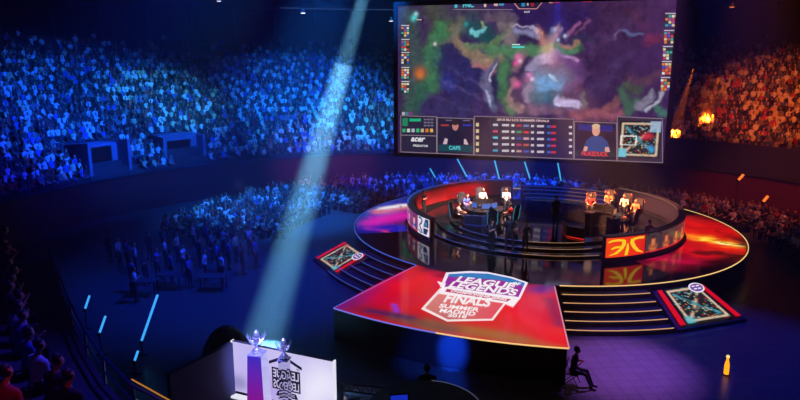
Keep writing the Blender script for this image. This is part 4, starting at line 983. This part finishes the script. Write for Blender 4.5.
bm = B(); box(bm, -.24, .24, -.03, .03, .12, .46); obj('casing', bm, black, mo); bm = B(); box(bm, -.2, .2, -.036, -.031, .16, .42); obj('screen', bm, glow('blue_screen', (24, 50, 210), .7), mo)
bm = B(); box(bm, -.1, .1, -.08, .08, 0, .02); tube(bm, [(0, 0, .01), (0, 0, .14)], .02, 6); obj('stand', bm, black, mo)

# seated guard beside the apron
pg = g(572, 384, 0)
gc = thing('folding_chair', 'black folding chair beside the corner of red apron', 'chair', Vector((pg.x+.0, pg.y, 0)), R(90-25))
m = mat('chair_metal', (50, 50, 54), .4, .5)
bm = B(); box(bm, -.22, .22, -.22, .2, .42, .45); obj('seat', bm, m, gc); bm = B(); box(bm, -.22, .22, .2, .23, .62, .88); obj('backrest', bm, m, gc)
for sx_ in (-1, 1):
    bm = B(); tube(bm, [(sx_*.21, -.24, .01), (sx_*.21, .22, .88)], .013, 6); obj('leg', bm, m, gc)
    bm = B(); tube(bm, [(sx_*.19, .26, .01), (sx_*.19, -.18, .44)], .013, 6); obj('leg', bm, m, gc)
key_person('person in dark jacket sitting on folding chair beside red apron corner', Vector((pg.x, pg.y, 0)), R(90-25), skeleton('sit', 'chest', 'chest', lean=.12, legs='fwd'), (48, 50, 58), (46, 46, 52), (30, 22, 18), scale=1.06)

# amber lantern on the open floor
pa = g(726, 374.5, 0); al = thing('amber_lantern', 'glowing amber bottle shaped lantern alone on the open floor', 'lantern', pa)
bm = B(); lathe(bm, [(.085, .03), (.085, .38), (.06, .5), (.04, .58), (.04, .66)], 16); obj('glass_body', bm, glow('amber_glow', (255, 150, 20), 1.6), al)
bm = B(); lathe(bm, [(.12, .001), (.12, .03)], 16); obj('base', bm, black, al); bm = B(); lathe(bm, [(.06, .66), (.06, .72), (.03, .75)], 12); obj('cap', bm, glow('amber_cap', (255, 210, 120), 1.2), al)

# thin LED tube lights
def tube_light(p0, p1, r, col, s, label, name='tube_light', group=None):
    t = thing(name, label, 'light', Vector((*p0.xy, p0.z)), 0, group)
    bm = B(); tube(bm, [p0, p1], r, 8); world_part('tube', bm, glow('%s_%d' % (name, col[1]), col, s), t)
    bm = B(); d = (p1-p0).normalized(); tube(bm, [p0-d*.12, p0+d*.02], r*1.5, 8); world_part('cap', bm, black, t)
    bm = B(); tube(bm, [p0-d*.05, Vector((p0.x, p0.y, .0))], .025, 5); tube(bm, [Vector((p0.x-.2, p0.y, .02)), Vector((p0.x+.2, p0.y, .02))], .03, 5); world_part('stand', bm, black, t)
cy = (70, 200, 255)
for (ua, va, ub, vb_, Y, lab) in ((435.5, 178, 430, 168.5, 54, 'short cyan tube light leftmost below the screen'), (467, 177, 457, 158.5, 54, 'long tilted cyan tube light second below the screen'), (499.5, 179.5, 494, 158.5, 54, 'cyan tube light in the middle of the row below the screen'),
                             (530, 179, 524, 160, 54, 'cyan tube light fourth in the row below the screen'), (561, 181, 557.5, 161.5, 54, 'bright cyan tube light rightmost below the screen')):
    tube_light(atY(ua, va, Y), atY(ub, vb_, Y), .055, cy, 1.0, lab, group='cyan tube lights')
for (ua, va, ub, vb_, zz, lab) in ((85, 309, 89.5, 295.5, .9, 'short blue tube light highest on the left floor'), (99.5, 333, 105.5, 316, .9, 'blue tube light in the middle of left floor row'), (141.5, 341, 157.5, 295, .6, 'longest blue tube light on the left floor')):
    a_ = g(ua, va, zz); tube_light(a_, atY(ub, vb_, a_.y+.2), .045, (60, 170, 255), 1.1, lab, group='blue tube lights')
a_ = g(134.5, 361, .5); tube_light(a_, atY(138, 351, a_.y+.1), .045, (60, 170, 255), 1.1, 'stubby blue tube light beneath the longest one', group='blue tube lights')
# orange flame-like lamps on the right
for (ua, va, ub, vb_, Y, r_l, lab) in ((698.5, 127.5, 700.5, 122, on_tier(699, 125).y-.6, .09, 'small orange stick lamp close to lower edge of orange stand'), (738, 180.5, 743.5, 174.5, 45, .09, 'orange stick lamp above the right hand floor crowd'), (763, 202, 768, 196, 42, .09, 'orange stick lamp in right hand floor crowd')):
    tube_light(atY(ua, va, Y), atY(ub, vb_, Y), r_l, (255, 120, 40), 1.3, lab, 'stick_lamp')
# small cyan screen and pale table at the right
p = g(774, 200, 0); ms = thing('standing_display', 'small pale cyan display standing at the far right barrier', 'display', Vector((p.x, p.y, 0)), R(-10))
bm = B(); box(bm, -.3, .3, -.03, .03, .9, 1.6); obj('casing', bm, black, ms); bm = B(); box(bm, -.26, .26, -.036, -.031, .95, 1.55); obj('screen', bm, glow('cyan_screen', (90, 180, 200), .7), ms); bm = B(); tube(bm, [(0, 0, .01), (0, 0, .95)], .03, 6); box(bm, -.25, .25, -.2, .2, .0, .02); obj('stand', bm, black, ms)
p = g(679, 196, 0); tb = thing('crew_table', 'white topped crew table right behind the stage', 'table', Vector((p.x, p.y, 0)), R(-12))
bm = B(); box(bm, -1.0, 1.0, -.5, .5, .72, .76); obj('table_top', bm, mat('white_top', (230, 230, 240), .5), tb)
bm = B(); box(bm, -1.0, 1.0, -.5, -.47, .15, .72); obj('cloth_front', bm, mat('white_top', (230, 230, 240), .5), tb)
for x, y in ((-.9, -.4), (.9, -.4), (-.9, .4), (.9, .4)):
    bm = B(); box(bm, x-.03, x+.03, y-.03, y+.03, 0, .72); obj('leg', bm, black, tb)

# ================================================================== near stand (bottom left) and its rail
edge = [Vector(p) for p in ((7, 6.6), (1.5, 7.0), (-1.5, 7.9), (-3.55, 9.25), (-4.41, 9.9), (-5.4, 11.0), (-6.3, 12.2), (-7.4, 13.8), (-8.8, 16.0), (-10.4, 18.6))]
def offset(k):
    out = []
    for i, p in enumerate(edge):
        d = (edge[min(i+1, len(edge)-1)]-edge[max(i-1, 0)]).normalized(); n = Vector((-d.y, d.x))   # outward: away from the arena
        n = -n if n.dot(Vector((3, 22))-p) > 0 else n
        out.append(p+n*k)
    return out
NZ = 5.2
def strip_mesh(sec):
    bm = B(); L = []
    for i in range(len(edge)): L.append(None)
    cols_ = [[bm.verts.new((offs[i].x, offs[i].y, z)) for (offs, z) in sec] for i in range(len(edge))]
    for a, b in zip(cols_, cols_[1:]):
        for k in range(len(sec)): bm.faces.new((a[k], a[(k+1) % len(sec)], b[(k+1) % len(sec)], b[k]))
    bm.faces.new(cols_[0]); bm.faces.new(cols_[-1][::-1]); return bm
sec = [(offset(0), NZ-1.6), (offset(0), NZ)]
for k in range(9): sec += [(offset(.9+k*.85), NZ+k*.42), (offset(.9+k*.85), NZ+(k+1)*.42)]
sec += [(offset(.9+9*.85), NZ+9*.42), (offset(.9+9*.85), NZ-1.6)]
struct('floor_near_terraces', strip_mesh(sec), concrete)
struct('wall_near', strip_mesh([(offset(.05), 0), (offset(.25), 0), (offset(.25), NZ-1.6), (offset(.05), NZ-1.6)]), dark_wall)
rl = thing('stand_rail', 'thin rail with gold lit lower stretch along front of near left stand', 'rail', Vector((edge[3].x, edge[3].y, NZ)))
bm = B(); ep = [Vector((p.x, p.y, NZ+.55)) for p in offset(.02)]
tube(bm, ep, .03, 6); tube(bm, [p-Vector((0, 0, .3)) for p in ep], .02, 6); world_part('rail_tube', bm, mat('rail_blue_metal', (60, 70, 130), .3, .6), rl)
for p in ep:
    bm = B(); tube(bm, [Vector((p.x, p.y, NZ)), p], .025, 6); world_part('post', bm, MATS['rail_blue_metal'], rl)
bm = B(); e2 = [Vector((p.x, p.y, NZ+.6)) for p in offset(-.02)]; tube(bm, [e2[2], e2[3], e2[4]*.9+e2[5]*.1], .013, 6); world_part('light_strip', bm, glow('gold_rail', (215, 140, 50), .6), rl)
bm = B(); tube(bm, [p-Vector((0, 0, .32)) for p in (e2[2], e2[3], e2[4])], .012, 6); world_part('light_strip', bm, glow('pale_rail', (170, 180, 190), .4), rl)

# ================================================================== crowd
# low-detail and medium-detail body meshes, one per pose
poses = [skeleton('sit', 'lap', 'lap', lean=.15), skeleton('sit', 'clap', 'clap', lean=.05), skeleton('sit', 'lap', 'phone', lean=.1, turn=.2), skeleton('sit', 'chest', 'lap', lean=.3, turn=-.3), skeleton('sit', 'up', 'up', lean=-.05), skeleton('sit', 'hip', 'lap', lean=.0, turn=.5)]
pose_words = ['with hands in lap', 'clapping', 'holding up a phone', 'leaning forward', 'raising both arms', 'looking aside']
med = [person_mesh('spectator_body', p, .035, .22) for p in poses]
low = [person_mesh('low', p, .05, .09) for p in poses]
SHC = [((210, 212, 220), 'white'), ((36, 38, 46), 'black'), ((110, 112, 120), 'grey'), ((60, 90, 170), 'blue'), ((170, 50, 50), 'red'), ((200, 190, 150), 'cream')]
SHP = [.27, .38, .12, .10, .07, .06]
# --- seats: list of (x, y, z of the seat surface - .45, facing angle, zone)
spots = []
FORW = Vector((AX, AY))
def facing(x, y, tx=CX, ty=CY): return math.atan2(ty-y, tx-x)+PI/2
# near stand rows
seglen = []
for k in range(9):
    offs = offset(.9+k*.85+.28)
    for a, b in zip(offs, offs[1:]):
        L_ = (b-a).length; n = max(1, int(L_/.62))
        for i in range(n):
            p = a+(b-a)*((i+.5+rng.uniform(-.12, .12))/n)
            if p.length < 2.6 or rng.random() < .1: continue
            spots.append((p.x, p.y, NZ+(k+1)*.42-.45, facing(p.x, p.y)+rng.uniform(-.2, .2), 'near'))
# floor benches
bench_m = mat('bench_grey', (64, 66, 76), .6)
benches = []
for k in range(11):
    r = 14.6+k*.92
    for (t0, t1) in ((72, 96), (99, 123), (126, 150), (153, 178), (182, 207), (210, 234), (237, 261), (264, 292)):
        if t0 >= 264 and k < 2: continue
        ok = []
        n = int(r*R(t1-t0)/.58)
        for i in range(n):
            t = t0+(t1-t0)*(i+.5)/n; p = S(t, r)
            ins = math.hypot(p.x-AX, p.y-AY) < AR-1.2
            if ins: ok.append(t)
            if ins and rng.random() < .9: spots.append((p.x, p.y, .0, facing(p.x, p.y)+rng.uniform(-.25, .25), 'floor%d' % (0 if t > 228 else 1 if t > 150 else 2)))
        if len(ok) > 3:
            benches.append((r, ok[0]-1, ok[-1]+1, t0, k))
for (r, a, b, t0, k) in benches:
    t = tag(bpy.data.objects.new('bench', None), '', 'bench', 'curved bench rows around the stage'); C.objects.link(t); t.location = S((a+b)/2, r)
    side = 'left of' if t0 > 205 else 'behind' if t0 > 125 else 'right of'
    t['label'] = 'low curved grey spectator bench on the arena floor %s round stage' % side; t['group'] = 'curved benches %s the stage' % side
    world_part('seat', arc(r-.16, r+.24, a, b, .39, .44), bench_m, t)
    for q_ in np.linspace(a+.8, b-.8, 4): world_part('foot', arc(r-.1, r+.2, q_-.15, q_+.15, 0.001, .39, 2), bench_m, t)
# tier
def blocked(phi, r):
    for (vp, vr, w, d) in VOM:
        if abs((phi-vp)*r) < w/2+.4 and -.4 < r-vr < d+.5: return True
        if abs((phi-vp)*r) < w/2 and -2.5 < r-vr <= -.4: return True
    return False
tier = []
for k in range(NR):
    r = TR0+k*RD+.26; n = int(r*(P1-P0)/.46)
    for i in range(n):
        phi = P0+(P1-P0)*(i+.5+rng.uniform(-.25, .25))/n; p = bowl(phi, r)
        if p.y < 8 or abs(p.x/p.y) > .72: continue
        if blocked(phi, r): continue
        d = p.x/p.y
        if k > NR-7 and rng.random() < .3+.1*(k-NR+7): continue
        if rng.random() < .1: continue
        if .03 < d < .36 and k < 99 and rng.random() < (.75 if (.05 < d < .33) else .2) and p.z > -1:
            if (H-(TZ+(k+1)*RH)) < 5.2: continue              # behind the giant screen
        tier.append((p.x, p.y, TZ+(k+1)*RH-.45, facing(p.x, p.y)+rng.uniform(-.3, .3), 'tier'))
# nearest visible people become individuals
def pix(x, y, z):
    z -= H; d = y*math.cos(PITCH)-z*math.sin(PITCH); uy = y*math.sin(PITCH)+z*math.cos(PITCH)
    return (400+F*x/d, 200-F*uy/d, d) if d > .5 else (9999, 9999, 9999)
def visible(s, mg=0):
    u, v, d = pix(s[0], s[1], s[2]+.9); return -mg < u < 800+mg and -mg < v < 400+mg
inview = sorted([s for s in spots if visible(s)], key=lambda s: pix(s[0], s[1], s[2]+.9)[2])
indiv = inview[:255]
rest = [s for s in spots if s not in set(indiv) and (visible(s, 200) and pix(s[0], s[1], s[2])[2] < 900) and s[4] != 'near'] + tier
zone_words = {'near': 'on the dark lower left stand', 'floor0': 'on floor bench left of the stage', 'floor1': 'on floor bench behind the stage', 'floor2': 'on floor bench right of the stage'}
HAIRW = ['dark']
for s in indiv:
    pi_ = int(rng.choice(6, p=[.4, .16, .12, .14, .06, .12])); ci = int(rng.choice(6, p=SHP))
    o = bpy.data.objects.new('spectator', med[pi_]); C.objects.link(o)
    o.location = (s[0], s[1], s[2]); o.rotation_euler = (0, 0, s[3]); sc_ = rng.uniform(.93, 1.05); o.scale = (sc_, sc_, 1.)
    o.color = lin(SHC[ci][0])+(1,)
    o['label'] = 'spectator in %s top %s %s' % (SHC[ci][1], pose_words[pi_], zone_words[s[4]]); o['category'] = 'spectator'
    o['group'] = '%s top spectators %s %s' % (SHC[ci][1], pose_words[pi_], zone_words[s[4]])
# crew and standing visitors on the dark floor left of the benches
stp = [skeleton('stand'), skeleton('stand', 'chest', 'down', turn=.3), skeleton('stand', 'phone', 'chest', legs='apart'), skeleton('stand', 'up', 'down', legs='stride'), skeleton('stand', 'hip', 'down', turn=-.4)]
stw = ['with arms down', 'with one hand at chest', 'holding a phone', 'waving one arm', 'with hand on hip']
stm = [person_mesh('visitor_body', p, .03, .3) for p in stp]
CREW = [(194, 251, 0, 3), (120, 268, 0, 0), (128, 270, 3, 1), (136, 274, 0, 4), (150, 262, 1, 0), (158, 280, 3, 2), (166, 268, 0, 1), (172, 284, 3, 0), (178, 262, 5, 4), (184, 276, 0, 2), (190, 288, 3, 1), (200, 268, 1, 0),
        (206, 282, 0, 4), (212, 260, 2, 1), (218, 272, 3, 0), (224, 256, 0, 2), (229, 270, 3, 1), (236, 262, 5, 0), (243, 275, 1, 4), (250, 255, 0, 1), (133, 292, 3, 0), (136, 302, 0, 1), (164, 255, 2, 0), (207, 250, 3, 4), (146, 285, 1, 1), (256, 268, 3, 0), (110, 262, 1, 4), (222, 285, 0, 0)]
for (u, v, ci, pi_) in CREW:
    p = g(u, v, 0); o = bpy.data.objects.new('visitor', stm[pi_]); C.objects.link(o); o.location = p; o.rotation_euler = (0, 0, facing(p.x, p.y)+rng.uniform(-.7, .7)); o.color = lin(SHC[ci][0])+(1,)
    o['label'] = 'standing visitor in %s top %s on floor left of stage' % (SHC[ci][1], stw[pi_]); o['category'] = 'visitor'; o['group'] = '%s top visitors standing %s' % (SHC[ci][1], stw[pi_])
for n_, (u, v, w_, lab) in enumerate([(172, 288, 1.3, 'long dark production table nearest the backlit backdrop'), (214, 290, 1.2, 'short dark production table nearest the light beam'), (145, 295, 1.2, 'dark production table beside the longest blue tube light'), (200, 262, 1.4, 'dark production table farthest back among standing visitors')]):
    p = g(u, v, 0); t = thing('production_table', lab, 'table', p, R(8*n_-10), 'production tables left of the stage')
    bm = B(); box(bm, -w_/2, w_/2, -.38, .38, .72, .76); obj('table_top', bm, mat('dark_table_top', (60, 62, 74), .5), t)
    for x, y in ((-1, -1), (1, -1), (-1, 1), (1, 1)):
        bm = B(); box(bm, x*(w_/2-.06)-.025, x*(w_/2-.06)+.025, y*.33-.025, y*.33+.025, 0, .72); obj('leg', bm, black, t)
# everyone else: one object
protos = []
for me in low:
    me.calc_loop_triangles()
    co = np.array([v.co[:] for v in me.vertices]); tr = np.array([t.vertices[:] for t in me.loop_triangles]); mi = np.array([me.polygons[t.polygon_index].material_index for t in me.loop_triangles])
    protos.append((co, tr, mi))
VV, FF, CC = [], [], []; base = 0
SKN = np.array([lin((215, 160, 130)), lin((190, 135, 105)), lin((150, 100, 75))]); HRC = np.array([lin((36, 24, 18)), lin((70, 46, 28)), lin((20, 16, 14)), lin((150, 115, 70))])
for s in rest:
    co, tr, mi = protos[int(rng.choice(6, p=[.4, .18, .12, .14, .06, .1]))]
    a = s[3]; ca_, sa_ = math.cos(a), math.sin(a); sc_ = rng.uniform(.84, 1.0)
    x = co[:, 0]*sc_; y = co[:, 1]*sc_
    VV.append(np.stack([x*ca_-y*sa_+s[0], x*sa_+y*ca_+s[1], co[:, 2]*rng.uniform(.96, 1.04)+s[2]], -1)); FF.append(tr+base); base += len(co)
    shc = lin(SHC[int(rng.choice(6, p=SHP))][0]); tab = np.array([SKN[rng.integers(3)], shc, lin([(34, 36, 46), (60, 70, 100), (80, 76, 70)][int(rng.integers(3))]), lin((30, 28, 28)), HRC[rng.integers(4)], (0, 0, 0)])
    CC.append(tab[mi])
V = np.concatenate(VV).astype(np.float32); Fc = np.concatenate(FF).astype(np.int32); Cc = np.concatenate(CC)
me = bpy.data.meshes.new('crowd'); me.vertices.add(len(V)); me.vertices.foreach_set('co', V.ravel()); me.loops.add(len(Fc)*3); me.loops.foreach_set('vertex_index', Fc.ravel())
me.polygons.add(len(Fc)); me.polygons.foreach_set('loop_start', np.arange(0, len(Fc)*3, 3, dtype=np.int32)); me.update(calc_edges=True)
ca = me.color_attributes.new('Col', 'FLOAT_COLOR', 'CORNER'); c4 = np.concatenate([np.repeat(Cc, 3, 0), np.ones((len(Fc)*3, 1))], 1).astype(np.float32); ca.data.foreach_set('color', c4.ravel())
me.validate()
o = obj('seated_crowd', me, attr_mat('crowd_cloth')); tag(o, 'packed seated crowd filling the far stands and rear floor rows', 'crowd', kind='stuff')
print('crowd individuals', len(indiv), 'rest', len(rest), 'verts', len(V))

# ================================================================== light
def spot(name, p, tgt, energy, col, size, blend=.3, rad=.15):
    l = bpy.data.lights.new(name, 'SPOT'); l.energy = energy; l.color = lin(col); l.spot_size = R(size); l.spot_blend = blend; l.shadow_soft_size = rad
    o = bpy.data.objects.new(name, l); C.objects.link(o); o.location = p
    o.rotation_euler = (Vector(tgt)-Vector(p)).to_track_quat('-Z', 'Y').to_euler(); return o
BL = (20, 110, 255)
spot('blue_wash', (-6, 38, 21), on_tier(110, 128), 90000, (10, 95, 255), 50, 1.)
spot('blue_wash', (0, 42, 21), on_tier(320, 118), 110000, (14, 115, 255), 44, 1.)
spot('blue_wash', (-8, 40, 21), on_tier(30, 150), 36000, (10, 36, 255), 42, 1.)
spot('cyan_wash', (-6, 46, 21), on_tier(170, 105), 26000, (60, 190, 255), 30, .9)
spot('cyan_wash', (4, 46, 21), on_tier(360, 120), 22000, (60, 190, 255), 26, .9)
spot('orange_wash', (18, 36, 21), on_tier(780, 106), 30000, (255, 110, 35), 32, .8)
spot('floor_blue', (-2, 30, 21), (-8, 31, 0), 42000, (10, 60, 255), 46, .9)
spot('floor_back_blue', (7, 52, 19), (6.5, 57, 0), 80000, (16, 70, 255), 70, .8)
spot('floor_left_back', (-4, 44, 20), (-9, 46, 0), 90000, (30, 120, 255), 46, .8)
spot('right_crowd', (20, 38, 20), (25, 45, 0), 12000, (255, 110, 80), 40, .8)
spot('floor_purple', (12, 30, 20), (8.2, 22.2, 0), 110000, (165, 95, 225), 17, 1.)
spot('floor_blue_right', (14, 30, 20), (13, 23.5, 0), 30000, (20, 50, 220), 34, .9)
spot('apron_front_blue', (0.5, 16.5, 7), g(453, 352, .6), 60000, (20, 80, 255), 9, .8)
spot('floor_front_blue', (0.2, 15.5, 8), g(428, 362, 0), 5000, (20, 90, 255), 16, .9)
spot('rack_light', (-1, 13.5, 8), Vector((-1.2, 18.6, 1.4)), 1500, (200, 200, 255), 12, .8)
spot('stage_red', S(-110, 4.0, 12), S(-122, 7.4, SZ+.5), 26000, (255, 12, 16), 26, .8)
spot('player_warm_left', S(20, 5, 13), Vector(g(480, 215, PZ))+Vector((0, 0, 1)), 110000, (255, 195, 180), 30, .6)
spot('player_warm_right', S(0, 3, 13), Vector(g(616, 218, PZ))+Vector((0, 0, 1)), 120000, (255, 160, 110), 32, .6)
spot('host_light', S(0, 14, 15), S(-8, 6.5, PZ+1), 16000, (150, 170, 255), 16, .7)
spot('stage_blue', S(180, 2, 15), S(185, 6, PZ), 30000, (20, 60, 255), 44, .8)
spot('trophy_key', (-3, 12, 9), Vector((p1.x, p1.y, 3.)), 14000, (150, 150, 255), 14, .6)
spot('near_dim', (-2, 14, 16), (-7, 8, 7), 5000, (60, 50, 255), 60, .8)
spot('near_red', (-1, 7, 12), (-5.6, 7.6, 7), 280, (255, 60, 40), 34, .8)
# the beams seen in the haze
spot('barrier_red', (-1, 46, 9), Vector((-7, 58.5, 1.3)), 2500, (255, 30, 30), 46, 1.)  # not a beam: unseen fill added to tint the far barrier red
spot('beam_white', atY(406, -150, 38), g(260, 352, 0), 2600000, (120, 205, 250), 4.4, .9, .05)
spot('beam_blue', atY(440, 20, 52), g(335, 262, 0), 3000000, (12, 40, 255), 5.5, .8, .05)
spot('beam_orange', atY(694, 68, 50), on_tier(672, 138), 480000, (255, 105, 18), 9, .4, .05)
spot('beam_orange', atY(720, 74, 50), on_tier(706, 122), 380000, (255, 98, 18), 9, .4, .05)

w = bpy.data.worlds.new('world'); bpy.context.scene.world = w; w.use_nodes = True
w.node_tree.nodes['Background'].inputs[0].default_value = (.01, .03, .12, 1); w.node_tree.nodes['Background'].inputs[1].default_value = .0
# haze filling the arena
hz = bpy.data.materials.new('haze'); hz.use_nodes = True; nt = hz.node_tree; nt.nodes.clear()
out = nt.nodes.new('ShaderNodeOutputMaterial'); vs_ = nt.nodes.new('ShaderNodeVolumeScatter'); vs_.inputs['Density'].default_value = .0024; vs_.inputs['Anisotropy'].default_value = .35
nt.links.new(vs_.outputs[0], out.inputs['Volume'])
bm = B(); box(bm, -40, 45, -3, 80, .05, 23.5); h = obj('haze', bm, hz); tag(h, 'thin theatrical haze filling the whole arena', 'haze', kind='stuff')

hz3 = hz.copy(); hz3.name = 'haze_right'; [n for n in hz3.node_tree.nodes if n.type == 'VOLUME_SCATTER'][0].inputs['Density'].default_value = .07  # dense pocket added so that the orange beams show
pc_ = on_tier(688, 108); bm = B(); bmesh.ops.create_uvsphere(bm, u_segments=32, v_segments=16, radius=1)
for v in bm.verts: v.co = Vector((pc_.x+.9+3.2*v.co.x, pc_.y-1.5+2.5*v.co.y, pc_.z+.2+1.9*v.co.z))
h = obj('haze', bm, hz3); tag(h, 'small dense haze pocket added to show the orange beams right of the giant screen', 'haze', kind='stuff')
hz2 = hz.copy(); hz2.name = 'haze_thick'; [n for n in hz2.node_tree.nodes if n.type == 'VOLUME_SCATTER'][0].inputs['Density'].default_value = .009
bm = B(); bmesh.ops.create_uvsphere(bm, u_segments=32, v_segments=16, radius=1)
for v in bm.verts: v.co = Vector((-6+11*v.co.x, 32+11*v.co.y, 1.5+10*v.co.z))
h = obj('haze', bm, hz2); tag(h, 'thicker bank of haze drifting over the floor left of the stage', 'haze', kind='stuff')
sc = bpy.context.scene
sc.view_settings.view_transform = 'Standard'; sc.view_settings.look = 'None'; sc.view_settings.exposure = 0; sc.view_settings.gamma = 1; sc.view_settings.use_curve_mapping = False
sc.cycles.use_denoising = True; sc.cycles.max_bounces = 5; sc.cycles.volume_bounces = 0; sc.cycles.sample_clamp_indirect = 4
sc.cycles.use_light_tree = True
